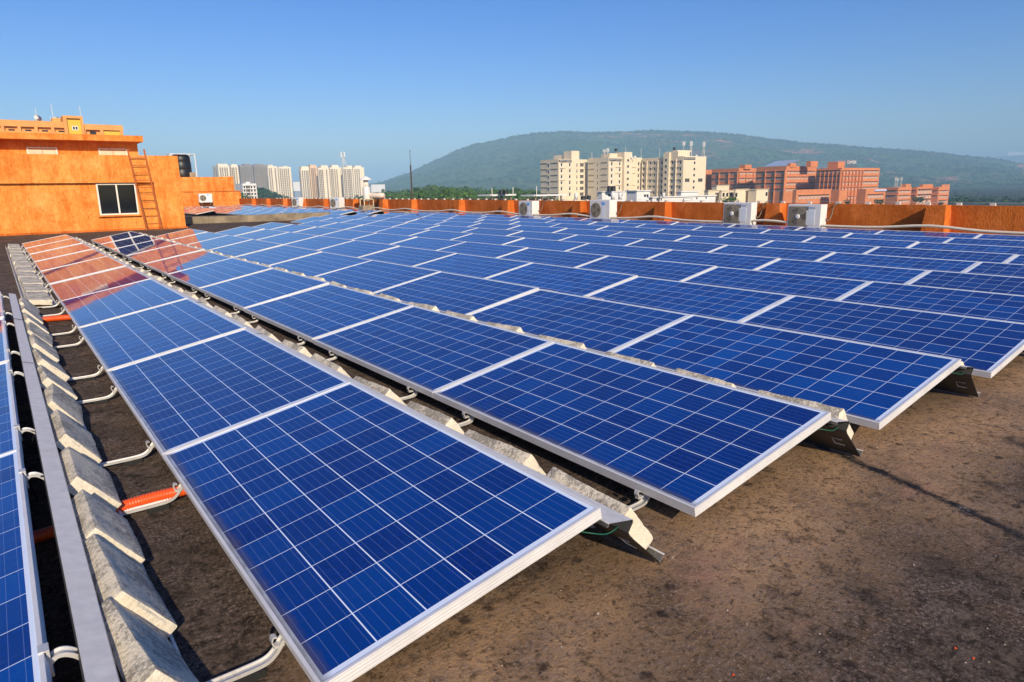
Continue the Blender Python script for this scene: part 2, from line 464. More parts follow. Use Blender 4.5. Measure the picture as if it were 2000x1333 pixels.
def mat_glass(name, col, rough=0.06):
    m, nt, b = new_mat(name); g = N(nt)
    g.put(b.inputs['Base Color'], g.mix(g.ramp(g.noise(g.pos(), 0.9, 3), 0.35, 0.65), tuple(c * 0.6 for c in col), col))
    b.inputs['Roughness'].default_value = rough; b.inputs['IOR'].default_value = 1.5
    return m
GLASS = mat_glass('dark_window_glass', (0.010, 0.011, 0.013), 0.05)
GLASSF = simple('far_window_glass', (0.035, 0.037, 0.045), 0.5, 0, 0.4, 0.3, 0, 0.15)

ORD = ['first', 'second', 'third', 'fourth', 'fifth', 'sixth', 'seventh', 'eighth', 'ninth', 'tenth', 'eleventh', 'twelfth', 'thirteenth',
       'fourteenth', 'fifteenth', 'sixteenth', 'seventeenth', 'eighteenth', 'nineteenth', 'twentieth', 'twenty-first', 'twenty-second', 'twenty-third',
       'twenty-fourth', 'twenty-fifth', 'twenty-sixth', 'twenty-seventh', 'twenty-eighth', 'twenty-ninth', 'thirtieth', 'thirty-first', 'thirty-second', 'thirty-third']

# ================================================================== ROOF
xs = [-14, -4, 0, 2, 5, 8, 11, 14, 17.3]; ys = [-10, 0, 3, 8, 13, 18, 23, 30, 45, 63.5]
dm = MB()
vs = [(x, y, deck(x, y)) for y in ys for x in xs]
nx = len(xs)
dm.add(vs, [(j * nx + i, j * nx + i + 1, (j + 1) * nx + i + 1, (j + 1) * nx + i) for j in range(len(ys) - 1) for i in range(nx - 1)])
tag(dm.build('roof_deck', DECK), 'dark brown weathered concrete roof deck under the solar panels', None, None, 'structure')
bd = MB(); bd.box(-14, 17.3, -10, 63.5, -18.5, -0.30)
tag(bd.build('building_below_roof', STUCCO_FAR), 'building body under the roof deck', None, None, 'structure')

# loose grit and leaf bits on the deck
gm = MB(); rg = random.Random(11)
for i in range(420):
    x = rg.uniform(0.3, 3.4); y = rg.uniform(-2.2, 0.15)
    s = rg.uniform(0.0012, 0.0042) * (1.6 if rg.random() < 0.06 else 1)
    a = rg.uniform(0, 6.28); h = s * rg.uniform(0.4, 0.9)
    c, sn = math.cos(a) * s, math.sin(a) * s
    gm.add([(x + c, y + sn, 0.0015), (x - sn, y + c, 0.0015), (x - c, y - sn, 0.0015), (x + sn * .6, y - c * .6, 0.0015), (x, y, 0.0015 + h)],
           [(0, 1, 4), (1, 2, 4), (2, 3, 4), (3, 0, 4)], rg.choice([0, 0, 1, 1, 1, 1, 0, 2]))
for px, py in ((1866, 1268), (1901, 1288), (1432, 1320)):
    p = hit(px, py, 2, 0.0)
    gm.add([(p.x - .0045, p.y - .003, .002), (p.x + .003, p.y - .0035, .003), (p.x + .005, p.y + .002, .004), (p.x - .002, p.y + .003, .003)], [(0, 1, 2, 3)], 3)
tag(gm.build('roof_grit', [simple('pale_grit', (.42, .34, .27)), simple('dark_grit', (.03, .02, .016)), simple('white_chips', (.50, .46, .40)), HOSE]),
    'loose grit and tiny leaf bits on the bare deck', None, None, 'stuff')

# ================================================================== SOLAR PANELS
TILT = R(10.34); PL = 1.966; PITCH = 1.976; PW = 0.992; LOWZ = 0.12
COS, SIN = math.cos(TILT), math.sin(TILT)
def frame_mesh():
    prof = [(0.011, -0.0035), (0.011, 0.0), (0.0008, 0.0), (0.0, -0.0008), (0.0, -0.0075), (0.0014, -0.0085), (0.0014, -0.0105), (0.0, -0.0115), (0.0, -0.0185),
            (0.0014, -0.0195), (0.0014, -0.0215), (0.0, -0.0225), (0.0, -0.0300), (0.0014, -0.0310), (0.0014, -0.0325), (0.0, -0.0335), (0.0, -0.040), (0.028, -0.040), (0.028, -0.038)]
    b = MB(); n = len(prof); vs = []
    for d, z in prof:
        vs += [(d, d, z), (PW - d, d, z), (PW - d, PL - d, z), (d, PL - d, z)]
    fs = []
    for i in range(n - 1):
        for k in range(4):
            a, c = i * 4 + k, i * 4 + (k + 1) % 4
            fs.append((a + 4, c + 4, c, a))
    b.add(vs, fs)
    return b.mesh('frame', ALU)
FRAME = frame_mesh()
LAM = MB().box(0.0105, PW - 0.0105, 0.0105, PL - 0.0105, -0.0085, -0.0036).mesh('laminate', CELLS)

def place_panel(x, y, z, label, group, jig=0.0, nod=0.0):
    t = thing('solar_panel', label, 'solar panel', (x, y, z), group, (nod, -TILT + jig, 0))
    link_mesh('frame', FRAME, t); link_mesh('cell_laminate', LAM, t)
    return t
# row 0 is the row cut off by the frame edge; rows 1..11 follow across the roof
ROWX = [-1.508, 0.0, 1.508, 3.005, 4.504, 5.975, 7.455, 8.94, 10.42, 11.90, 13.38, 14.86]
ROWY = [-0.045, 0.0, 0.029, 0.037, 0.035, 0.01, 0.02, 0.0, 0.03, 0.01, 0.0, 0.02]
ROWN = [4, 10, 10, 10, 10, 11, 11, 13, 14, 14, 14, 14]
NOD = {(1, 3): R(.30), (1, 4): R(-.12)}     # some panels sit a little out of line
ROWNAME = ['cut-off row', 'row beside the lane'] + [ORD[k - 1] + ' row from the lane' for k in range(2, 12)]
for r in range(12):
    x, y0 = ROWX[r], ROWY[r]
    rr = random.Random(r * 13 + 1)
    start = 1 if r >= 9 else 0
    for j in range(start, ROWN[r]):
        y = y0 + j * PITCH
        tint = 'orange reflecting' if (r == 1 and j >= 4) or (r == 2 and j >= 6) or (r == 3 and j >= 8) else 'blue'
        nm = ORD[j - start] + (' visible' if start else '')
        place_panel(x, y, LOWZ + deck(x + .5, y + 1), f'{tint} solar panel, {nm} from the near end, {ROWNAME[r]}', 'solar panels on the near roof area', rr.uniform(-1, 1) * 0.0055, NOD.get((r, j), 0.0))
# second field beyond the low kerb
FAR = [(7, 41.5, 9), (8, 31.6, 14), (9, 31.5, 14), (10, 31.6, 14), (11, 31.5, 14)]
for r, y0, n in FAR:
    rr = random.Random(r * 17 + 5)
    for j in range(n):
        y = y0 + j * PITCH; x = ROWX[r]
        place_panel(x, y, LOWZ + deck(x, y), f'distant solar panel, {ORD[j]} past the kerb, {ORD[r - 7]} row toward the parapet', 'solar panels beyond the low kerb', rr.uniform(-1, 1) * 0.003)

# ---------------------------------------------------------------- wind deflectors
HX, HZ = PW * COS, PW * SIN + LOWZ          # high edge of a row, measured from its low edge
def deflector_mesh(L, name='wind_deflector', slot=False, gap=False):
    # outer skin and shade-darkened inner skin of the folded sheet; x from the high edge, z above the deck
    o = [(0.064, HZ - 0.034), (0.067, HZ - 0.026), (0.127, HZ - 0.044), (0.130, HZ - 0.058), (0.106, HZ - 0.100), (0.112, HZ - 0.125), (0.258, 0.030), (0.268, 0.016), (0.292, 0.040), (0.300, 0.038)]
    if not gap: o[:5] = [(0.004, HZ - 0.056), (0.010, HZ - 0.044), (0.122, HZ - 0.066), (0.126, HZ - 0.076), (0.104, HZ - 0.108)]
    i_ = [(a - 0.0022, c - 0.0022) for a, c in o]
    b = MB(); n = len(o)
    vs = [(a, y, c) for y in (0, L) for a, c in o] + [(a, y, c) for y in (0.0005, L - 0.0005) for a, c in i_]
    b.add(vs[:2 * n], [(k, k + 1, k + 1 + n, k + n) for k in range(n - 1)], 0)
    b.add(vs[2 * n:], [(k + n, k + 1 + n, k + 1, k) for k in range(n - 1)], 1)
    if slot:      # pressed slots by the end, seen from below as a bright outline
        for (c0, c1) in ((0.36, 0.62),):
            def sp(t, yy): return (0.112 + 0.146 * t - 0.008, yy, HZ - 0.125 + (0.030 - HZ + 0.125) * t - 0.006)
            path = [sp(c0, 0.045), sp(c0, 0.095), sp(c1, 0.095), sp(c1, 0.045)]
            b.tube(path, 0.0022, 2, 6)
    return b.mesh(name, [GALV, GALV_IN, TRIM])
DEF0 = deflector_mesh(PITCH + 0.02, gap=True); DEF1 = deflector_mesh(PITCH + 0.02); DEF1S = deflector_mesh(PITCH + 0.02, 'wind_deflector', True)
def edge(r): return ROWX[r] + HX
for r in range(0, 4):
    for j in range(ROWN[r]):
        y = ROWY[r] + j * PITCH - 0.03 + (0.004 if j else 0)
        o = link_mesh('wind_deflector', DEF0 if r == 0 else (DEF1S if j == 0 else DEF1), None, (edge(r), y + (0.012 if r == 0 else 0), deck(ROWX[r] + .5, y + 1) + (0.0015 if j % 2 else 0)))
        tag(o, f'grey metal deflector behind the {ORD[j]} panel, the {ROWNAME[r]}', 'wind deflector', 'wind deflectors behind the panel rows')
for r in range(4, 12):
    L = PITCH * (ROWN[r] - (1 if r >= 9 else 0))
    y = ROWY[r] + (PITCH if r >= 9 else 0)
    tag(deflector_mesh(L, 'wind_deflector', True) and link_mesh('wind_deflector', deflector_mesh(L, 'wind_deflector', True), None, (edge(r), y - 0.02, deck(ROWX[r] + .5, y + L / 2) - 0.012)),
        f'long metal deflector strip behind the {ROWNAME[r]}', 'wind deflector', 'wind deflectors behind the panel rows')
for r, y0, n in FAR:
    tag(link_mesh('wind_deflector', deflector_mesh(PITCH * n), None, (edge(r), y0 - 0.02, deck(ROWX[r], y0) - 0.012)),
        f'distant metal deflector strip behind the {ORD[r - 7]} row past the kerb', 'wind deflector', 'wind deflectors behind the panel rows')

# ---------------------------------------------------------------- ballast blocks
def block_mesh(seed, L=0.42):
    """rough paver: a subdivided slab whose corners are chipped; local x down the slope, z normal to it"""
    rb = random.Random(seed)
    bm = bmesh.new()
    bmesh.ops.create_cube(bm, size=1)
    bmesh.ops.scale(bm, verts=bm.verts, vec=(0.215, L, 0.068))
    bmesh.ops.bevel(bm, geom=bm.edges[:], offset=0.006, segments=2, affect='EDGES', profile=0.6)
    bmesh.ops.subdivide_edges(bm, edges=[e for e in bm.edges if e.calc_length() > 0.05], cuts=9, use_grid_fill=True)
    off = Vector((rb.uniform(0, 50), rb.uniform(0, 50), 0))
    for v in bm.verts:
        q = v.co * 22 + off
        v.co += v.normal * (0.0028 * mnoise.noise(q * 1.6) + 0.004 * mnoise.noise(q * 0.3))
        corner = sum(abs(c) > h for c, h in zip(v.co, (0.095, L / 2 - 0.02, 0.026)))
        if corner >= 2: v.co *= 1 - 0.055 * max(0, mnoise.noise(q * 0.8 + Vector((3, 1, 7))))
        if abs(v.co.y) > L / 2 - 0.03 and v.co.z < 0: v.co.y *= 1 + 0.02 * mnoise.noise(q * 0.5)
    for f in bm.faces: f.smooth = True
    me = bpy.data.meshes.new('ballast_block'); bm.to_mesh(me); bm.free()
    me.set_sharp_from_angle(angle=R(28))
    me.materials.append(BLOCK)
    return me
BLK = [block_mesh(k, 0.40 + 0.025 * (k % 3)) for k in range(6)]
SLOPE = math.atan2(0.158, 0.127)
def put_block(r, y, k, lift, label):
    rb = random.Random(int(y * 1000) + r)
    # centre of the block above the sheet slope
    cx = edge(r) + 0.220 - 0.62 * lift; cz = deck(ROWX[r] + .5, y) + LOWZ + 0.018 + 0.79 * lift
    o = link_mesh('ballast_block', BLK[k % len(BLK)], None, (cx, y, cz), (rb.uniform(-.05, .05), SLOPE + rb.uniform(-.06, .06), rb.uniform(-.06, .06)))
    tag(o, label, 'concrete block', 'ballast blocks leaning on the deflectors')
    return o
# first line stands beside the open lane: positions read off one by one
LANE = [-0.10, 0.36, 0.79, 1.24, 1.80, 2.43, 3.06, 3.66, 4.28, 4.92, 5.56, 6.20, 6.84, 7.42]
for k, y in enumerate(LANE):
    o = put_block(0, y - 0.02, k, 0.012, f'mossy concrete block leaning beside the open lane, {ORD[k]} from the camera')
    if k < 4:
        o.rotation_euler[2] += (0.10, 0.07, 0.05, 0.03)[k]
B1 = [0.245, 0.83, 1.42]
for r in (1, 2, 3):
    k = 0
    y = 0.245
    while y < ROWN[r] * PITCH - 0.2:
        lift = {1: 0.0, 2: 0.041, 3: 0.010}[r]
        lift += (0.010 * math.sin(k * 5.3) if r > 1 else 0)
        put_block(r, ROWY[r] + y, k + r, lift, f'pale concrete block, {ORD[k]} from the near end, behind the {ROWNAME[r]}')
        k += 1
        y += 0.585 if k < 3 else (0.66 + 0.03 * math.sin(k * 2.1))

# flat slabs lying on trays past the end of the cut-off row
rs = random.Random(5)
SLAB = block_mesh(77, 0.90)
slab_me = MB()
for k in range(12):
    y = 8.25 + k * 0.975
    o = link_mesh('ballast_slab', SLAB, None, (-0.185 + rs.uniform(-.012, .012), y + 0.47, 0.082 + deck(0, y)), (0, R(6), rs.uniform(-.02, .02)))
    o.scale = (1.08, 1.04, 0.9)
    tag(o, f'flat weathered concrete slab on a metal tray, {ORD[k]} past the last leaning block', 'concrete slab', 'flat slabs lying past the cut-off row')
tr = MB()
TRAY = MB().prism([(-0.155, 0.055), (-0.150, 0.080), (-0.153, 0.080), (-0.160, 0.028), (0.150, 0.018), (0.172, 0.030), (0.172, 0.034), (0.150, 0.022), (-0.152, 0.032)], 0, 0.955).mesh('slab_tray', GALV)
for k in range(12):
    y = 8.25 + k * 0.975
    tag(link_mesh('slab_tray', TRAY, None, (-0.185, y, deck(0, y) + 0.0)), f'thin metal tray under the {ORD[k]} flat slab', 'metal tray', 'trays under the flat slabs')

# ---------------------------------------------------------------- support brackets
GAP = 1.508 - HX
def smooth_path(keys, n=8):
    out = []
    K = [Vector(k) for k in keys]
    for i in range(len(K) - 1):
        p0, p1, p2, p3 = K[max(i - 1, 0)], K[i], K[i + 1], K[min(i + 2, len(K) - 1)]
        for t in range(n):
            u = t / n
            out.append(0.5 * ((2 * p1) + (p2 - p0) * u + (2 * p0 - 5 * p1 + 4 * p2 - p3) * u * u + (3 * p1 - p0 - 3 * p2 + p3) * u ** 3))
    out.append(K[-1])
    return out
def bracket_parts(full=True, hump=True):
    z0 = 0.026
    sh = 0.0 if hump else 0.05      # the inner lines turn up farther under the frame
    a = MB()
    if full:
        keys = [(-0.012, 0, HZ - 0.064), (0.004, 0, HZ - 0.040), (0.022, 0, HZ - 0.022), (0.046, 0, HZ - 0.028), (0.072, 0, HZ - 0.056), (0.092, 0, HZ - 0.105), (0.108, 0, HZ - 0.165), (0.20, 0, 0.060), (0.25, 0, z0 + .002), (0.30, 0, z0)]
    else:
        keys = [(0.36, 0, z0), (0.40, 0, z0)]
    if full and not hump: keys[:6] = [(-0.030, 0, HZ - 0.074), (0.0, 0, HZ - 0.078), (0.030, 0, HZ - 0.095), (0.060, 0, HZ - 0.118), (0.080, 0, HZ - 0.145), (0.094, 0, HZ - 0.18)]
    keys += [(GAP - 0.10, 0, z0), (GAP - 0.045 + sh, 0, z0 + 0.004), (GAP - 0.015 + sh, 0, z0 + 0.022), (GAP + 0.006 + sh, 0, z0 + 0.050), (GAP + 0.012 + sh, 0, LOWZ - 0.040)]
    prof = [(-0.0155, -0.004), (0.0155, -0.004), (0.0155, 0.007), (0.0125, 0.007), (0.0105, 0.0), (-0.0105, 0.0), (-0.0125, 0.007), (-0.0155, 0.007)]
    a.sweep(smooth_path(keys, 6), prof, 0, up=(0, 1, 0))
    # the profile lies across Y: rebuild with the flat side facing up
    a = MB(); P = smooth_path(keys, 6); n = 8; vs = []
    for i, p in enumerate(P):
        t = (P[min(i + 1, len(P) - 1)] - P[max(i - 1, 0)]).normalized()
        nn = Vector((-t.z, 0, t.x))
        vs += [p + Vector((0, q, 0)) + nn * h for q, h in prof]
    fs = [(i * n + k, i * n + (k + 1) % n, (i + 1) * n + (k + 1) % n, (i + 1) * n + k) for i in range(len(P) - 1) for k in range(n)]
    fs += [tuple(range(n)), tuple(range(len(vs) - 1, len(vs) - n - 1, -1))]
    a.add(vs, fs)
    bar = a.mesh('bar', STEEL)
    pad = MB().box(GAP - 0.135, GAP - 0.052, -0.024, 0.024, 0.0005, z0 - 0.005).mesh('rubber_pad', RUBBER)
    c = MB()      # clip gripping the low frame edge: hooked plate with a bolt
    hook = smooth_path([(GAP - 0.016, 0, LOWZ - 0.052), (GAP - 0.024, 0, LOWZ - 0.036), (GAP - 0.019, 0, LOWZ - 0.022), (GAP - 0.009, 0, LOWZ - 0.025)], 4)
    pr = [(-0.011, -0.002), (0.011, -0.002), (0.011, 0.002), (-0.011, 0.002)]
    vs = []
    for i, p in enumerate(hook):
        t = (hook[min(i + 1, len(hook) - 1)] - hook[max(i - 1, 0)]).normalized(); nn = Vector((-t.z, 0, t.x))
        vs += [p + Vector((0, q, 0)) + nn * h for q, h in pr]
    c.add(vs, [(i * 4 + k, i * 4 + (k + 1) % 4, i * 4 + 4 + (k + 1) % 4, i * 4 + 4 + k) for i in range(len(hook) - 1) for k in range(4)] + [(3, 2, 1, 0), tuple(range(len(vs) - 4, len(vs)))])
    c.box(GAP - 0.020, GAP + 0.010, -0.010, 0.010, LOWZ - 0.058, LOWZ - 0.050)
    clip = c.mesh('clip', STEEL)
    parts = [('bar', bar), ('rubber_pad', pad), ('clip', clip)]
    if full and hump:
        e = MB(); e.box(-0.030, 0.012, -0.017, 0.017, HZ - 0.066, HZ - 0.058); e.box(0.003, 0.010, -0.017, 0.017, HZ - 0.066, HZ + 0.006); e.box(-0.012, 0.003, -0.017, 0.017, HZ + 0.001, HZ + 0.006)
        e.lathe([(0.007, 0), (0.007, 0.006), (0.003, 0.008)], (0.010, 0, HZ - 0.008), 6, 1, False, 'x')
        parts.append(('clamp', e.mesh('clamp', [STEEL, simple('brass_bolt', (.45, .26, .08), .4, .8)])))
    return parts
BR, BRS, BRL = bracket_parts(True), bracket_parts(False), bracket_parts(True, False)
def put_bracket(r, y, parts, label, group):
    t = thing('support_bracket', label, 'bracket', (edge(r), y, deck(edge(r), y)), group)
    for nm, me in parts: link_mesh(nm, me, t)
for r, n in ((0, 10), (1, 10), (2, 4), (3, 3)):
    k = 0
    for j in range(n):
        for oy in (0.30, 1.60):
            y = j * PITCH + oy + (0.02 * math.sin(j * 3 + oy))
            full = not (r == 0 and y > 7.8)
            where = 'crossing the open lane' if r == 0 else f'behind the {ROWNAME[r]}'
            put_bracket(r, y, (BR if r == 0 else BRL) if full else BRS, f'bent steel bracket {where}, {ORD[k]} from the camera', 'panel support brackets')
            k += 1

# green earth wires at the near row ends
for r in (1, 2, 3):
    e = edge(r)
    b = MB().tube(smooth_path([(e - 0.10, 0.10, HZ - 0.075), (e - 0.03, 0.02, HZ - 0.085), (e + 0.03, 0.0, HZ - 0.10), (e + 0.085, 0.004, HZ - 0.095), (e + 0.10, 0.05, HZ - 0.12)], 8), 0.0019, 0, 8)
    o = b.build('earth_wire', GREENWIRE, None, (0, ROWY[r], 0))
    tag(o, f'short green wire under the near end of the {ROWNAME[r]}', 'wire', 'green wires at the row ends')

# black cable tied to a bracket arm
e = edge(0)
cb = MB(); k = [(e + 0.005, 1.66, 0.255), (e + 0.02, 1.635, 0.262), (e + 0.05, 1.61, 0.268), (e + 0.085, 1.60, 0.262), (e + 0.10, 1.615, 0.25), (e + 0.07, 1.635, 0.256), (e + 0.03, 1.645, 0.262), (e + 0.015, 1.69, 0.22), (e + 0.03, 1.75, 0.12)]
cb.tube(smooth_path(k, 8), 0.0045, 0, 8)
tag(cb.build('cable', CABLE), 'thin black cable looped round a bracket arm of the cut-off row', 'cable')
cb = MB().tube(smooth_path([(e + 0.01, 2.31, 0.268), (e + 0.03, 2.27, 0.276), (e + 0.06, 2.26, 0.262), (e + 0.05, 2.29, 0.22), (e + 0.03, 2.33, 0.14)], 8), 0.0035, 0, 8)
tag(cb.build('cable', CABLE), 'short dark cable hanging from the bracket arm next farther back', 'cable')

# corrugated orange hoses crossing the lane
def hose(keys, rad, label, ribs=True):
    P = smooth_path(keys, 60)
    b = MB(); n = 14; vs = []; L = 0
    for i, p in enumerate(P):
        if i: L += (P[i] - P[i - 1]).length
        rr = rad * (1 + (0.13 * math.sin(L / 0.0115 * 2 * math.pi) if ribs else 0))
        t = (P[min(i + 1, len(P) - 1)] - P[max(i - 1, 0)]).normalized()
        s_ = t.cross(Vector((0, 0, 1))).normalized(); w = s_.cross(t)
        vs += [p + s_ * rr * math.cos(6.2832 * k / n) + w * rr * math.sin(6.2832 * k / n) for k in range(n)]
    b.add(vs, [(i * n + k, i * n + (k + 1) % n, (i + 1) * n + (k + 1) % n, (i + 1) * n + k) for i in range(len(P) - 1) for k in range(n)], 0, True)
    return tag(b.build('corrugated_hose', HOSE), label, 'hose', 'orange hoses crossing under the panels')
hose([(-1.3, 1.56, 0.03), (-0.9, 1.57, 0.035), (-0.52, 1.575, 0.04), (-0.2, 1.655, 0.042), (0.02, 1.64, 0.05), (0.4, 1.60, 0.05)], 0.024, 'ribbed orange hose crossing the lane beside the near bracket')
hose([(-1.3, 7.2, 0.03), (-0.5, 7.23, 0.04), (-0.19, 7.22, 0.045), (0.02, 7.15, 0.05), (0.4, 7.0, 0.05)], 0.030, 'orange hose crossing the lane farther back near the flat slabs')

# low kerb across the deck
kb = MB(); rk = random.Random(2)
for i in range(10):
    x0, x1 = 4.6 + i * 0.79, 4.6 + (i + 1) * 0.79 - 0.006
    kb.box(x0, x1, 30.2 + rk.uniform(-.01, .01), 30.75, 0.0, 0.335 + rk.uniform(-.012, .012))
tag(kb.build('concrete_kerb', KERB), 'low stained concrete kerb across the roof beyond the panels', 'kerb')

# ================================================================== PARAPET
PX = 17.0
def ptop(y): return 0.84 + deck(PX, y)
pw = thing('parapet_wall', 'long orange stucco parapet wall with square piers along the roof edge', 'parapet', (PX, 0, 0))
w = MB()
yy = [-8, 3, 8, 13, 18, 23, 62.0]
for a, c in zip(yy, yy[1:]):
    vs = [(0, a, deck(PX, a) - .05), (0, c, deck(PX, c) - .05), (0, c, ptop(c)), (0, a, ptop(a)), (.2, a, deck(PX, a) - .05), (.2, c, deck(PX, c) - .05), (.2, c, ptop(c)), (.2, a, ptop(a))]
    w.add(vs, [(0, 1, 2, 3), (3, 2, 6, 7), (5, 4, 7, 6)])
w.build('wall', PARA, pw)
PIERS = [1860, 1537, 1312, 1146, 1004, 908, 815, 758, 700, 642, 598, 562, 529, 500]
def pier_mesh():
    b = MB()
    h0, h1 = -0.05, 0.843
    d0, d1, w0, w1 = 0.40, 0.30, 0.26, 0.20
    vs = [(-d0, -w0, h0), (-.0, -w0, h0), (0, w0, h0), (-d0, w0, h0), (-d1, -w1, h1), (0.19, -w1, h1), (0.19, w1, h1), (-d1, w1, h1)]
    b.add(vs, [(0, 1, 5, 4), (1, 2, 6, 5), (2, 3, 7, 6), (3, 0, 4, 7), (4, 5, 6, 7)])
    return b.mesh('pier', PARA)
PIER = pier_mesh()
pier_y = []
for k, px in enumerate(PIERS):
    y = hit(px, 400, 0, PX).y + 0.22
    pier_y.append(y)
    link_mesh('pier', PIER, pw, (0, y, deck(PX, y) + 0.002))
for y in (-3.4, 1.1): link_mesh('pier', PIER, pw, (0, y, deck(PX, y) + .002))
# lightning strip on small clips along the top
ls = MB()
for i in range(70):
    y = 2.0 + i * 0.72 + (0.1 * math.sin(i * 7)); z = ptop(y)
    ls.box(0.03, 0.11, y - .05, y + .05, z, z + 0.055)
P = [(0.09, y, ptop(y) + 0.058) for y in np.linspace(-6, 58, 60)]
ls.sweep(P, [(-.010, 0), (.010, 0), (.010, .004), (-.010, .004)])
ls.build('lightning_strip', simple('pale_strip_clips', (.74, .70, .62), .6), pw)

# conduits along the wall on cement lumps
for dx, zz, rad, lab, ph in ((-0.58, 0.34, 0.032, 'cream conduit pipe arching over cement lumps beside the parapet', 0.09), (-0.54, 0.22, 0.032, 'straight lower conduit pipe lying behind the arching one by the parapet', 0.0)):
    P = []
    for y in np.arange(-6, 60.5, 0.35):
        d = min(abs(y - q) for q in pier_y)
        P.append((PX + dx, y, deck(PX, y) + zz + ph * math.exp(-(d / 0.8) ** 2) - (0.03 if ph else 0)))
    tag(MB().tube(P, rad, 0, 8).build('conduit_pipe', PVC), lab, 'pipe', 'conduit pipes along the parapet')
for k, y in enumerate(pier_y):
    b = MB(); rl = random.Random(k)
    bm = bmesh.new(); bmesh.ops.create_icosphere(bm, subdivisions=3, radius=1)
    for v in bm.verts:
        q = v.co * 2 + Vector((k * 9.1, 0, 0)); v.co *= 1 + 0.28 * mnoise.noise(q)
        v.co = Vector((v.co.x * 0.17, v.co.y * 0.30, max(v.co.z, -0.1) * 0.20))
    me = bpy.data.meshes.new('cement_lump'); bm.to_mesh(me); bm.free(); me.materials.append(CEMENT)
    o = link_mesh('cement_lump', me, None, (PX - 0.57, y - 0.05, deck(PX, y) + 0.03))
    tag(o, f'rough cement lump holding up the conduit at the {ORD[k]} pier from the open side', 'cement lump', 'cement lumps under the conduit')

# ---------------------------------------------------------------- air conditioner units
def ac_unit(y, label, style, x=PX - 0.62, z=None, W=0.86, H=0.62, D=0.33, rot=0.0):
    z = deck(PX, y) + 0.22 if z is None else z
    t = thing('air_conditioner', label, 'air conditioner', (x, y, z), 'outdoor air conditioner units', (0, 0, rot))
    # front faces -X; local y along the wall, +y end carries the fan
    c = MB().box(0, D, -W / 2, W / 2, 0, H)
    bevel(c.build('casing', WHITEP, t), 0.012, 2)
    f0, f1 = (-0.02, W / 2 - 0.03)
    fc, fr = (W / 2 - 0.03 - 0.275, 0.255)
    if style == 'square':
        b = MB().box(-0.004, 0.0, fc - 0.275, fc + 0.275, 0.045, H - 0.05)
        rec = b.build('fan_recess', GRILLE, t)
    else:
        b = MB().lathe([(fr, 0), (fr, 0.004)], (0, fc, H / 2), 36, 0, False, 'x')
        rec = b.build('fan_recess', GRILLE, t)
    b = MB()
    for k in range(3):            # blades
        a0 = k * 2.094 + 0.5
        pts = [(0.05, a0), (fr * .93, a0 + .15), (fr * .93, a0 + 1.0), (0.05, a0 + 0.8)]
        b.add([(-0.006 - 0.012 * (i in (1, 2)), fc + q * math.cos(a), H / 2 + q * math.sin(a)) for i, (q, a) in enumerate(pts)], [(0, 1, 2, 3)])
    b.build('fan', DARKG, t)
    b = MB()
    if style == 'square':
        for k in range(44):
            a = 6.2832 * k / 44
            b.tube([(-0.022, fc + .07 * math.cos(a), H / 2 + .07 * math.sin(a)), (-0.026, fc + .262 * math.cos(a), H / 2 + .262 * math.sin(a))], 0.0018, 0, 4)
        for q in (0.12, 0.17, 0.22, 0.262):
            b.tube([(-0.024, fc + q * math.cos(6.2832 * k / 28), H / 2 + q * math.sin(6.2832 * k / 28)) for k in range(29)], 0.002, 0, 4)
        b.lathe([(0.062, 0.02), (0.062, 0.034), (0.045, 0.040)], (0, fc, H / 2), 20, 1, True, 'x')
    else:
        for k in range(-6, 7):
            h = math.sqrt(max(0, fr * fr - (k * .04) ** 2)) * .98
            b.tube([(-0.018, fc + k * .04, H / 2 - h), (-0.018, fc + k * .04, H / 2 + h)], 0.0028, 0, 4)
            b.tube([(-0.020, fc - h, H / 2 + k * .04), (-0.020, fc + h, H / 2 + k * .04)], 0.0028, 0, 4)
    b.build('guard', [simple('beige_wire', (.42, .38, .31), .5), WHITEP], t)
    if style == 'square':
        b = MB()
        for k in range(6):
            for q in range(4):
                b.box(-0.006, 0.0, -0.30 + q * .058, -0.30 + q * .058 + .054, 0.10 + k * .062, 0.10 + k * .062 + .056)
        b.build('front_panel', GREYP, t)
        lettering('brand_lettering', 'DAIKIN', 0.062, t, (-0.008, -0.20, H - 0.085), (R(90), 0, R(-90)), BLUEP, 0.95)
        bl = MB(); bl.add([(-.009, -0.055, H - .095), (-.009, -0.045, H - .06), (-.009, -0.075, H - .06)], [(0, 1, 2)])
        bl.build('brand_emblem', LBLUE, t)
    else:
        MB().box(-0.004, 0.0, -0.27, -0.09, 0.06, H - 0.20).build('front_panel', GREYP, t)
        MB().box(-0.005, 0.0, -0.26, -0.10, H - 0.17, H - 0.07).build('brand_label', LBLUE, t)
    MB().box(0.06, 0.10, -W / 2 - 0.004, -W / 2, H * .72, H * .75).build('rating_plate', TRIM, t)
    MB().box(0.12, 0.16, -W / 2 - 0.010, -W / 2, H * .25, H * .45).build('service_cover', TRIM, t)
    for s in (-1, 1):
        MB().box(0.02, D - 0.02, s * W * .32 - .02, s * W * .32 + .02, -0.16, 0.0).build('foot', KERB, t)
    b = MB()
    for q in range(2):
        b.tube(smooth_path([(D - .05, -W / 2 - .005, .22 + .05 * q), (D + .0, -W / 2 - .05, .20), (D + .08, -W / 2 - .07 - .02 * q, .36), (D + .16, -W / 2 - .08, .56), (D + .32, -W / 2 - .10 - .04 * q, .635), (D + .50, -W / 2 - .1, .62)], 5), 0.010, q, 6)
    b.build('refrigerant_pipes', [CABLE, KERB], t)
    return t
def py_at(px, x=PX - 0.62): return hit(px, 405, 0, x).y
ac_unit(py_at(1571), 'white air conditioner with big fan and blue lettering, between the two nearest piers', 'square', W=.92, D=.30)
ac_unit(py_at(1440), 'white air conditioner with blue lettering beside dark patch, second from the open side', 'square', z=deck(PX, 10) + .25, W=.92, D=.27)
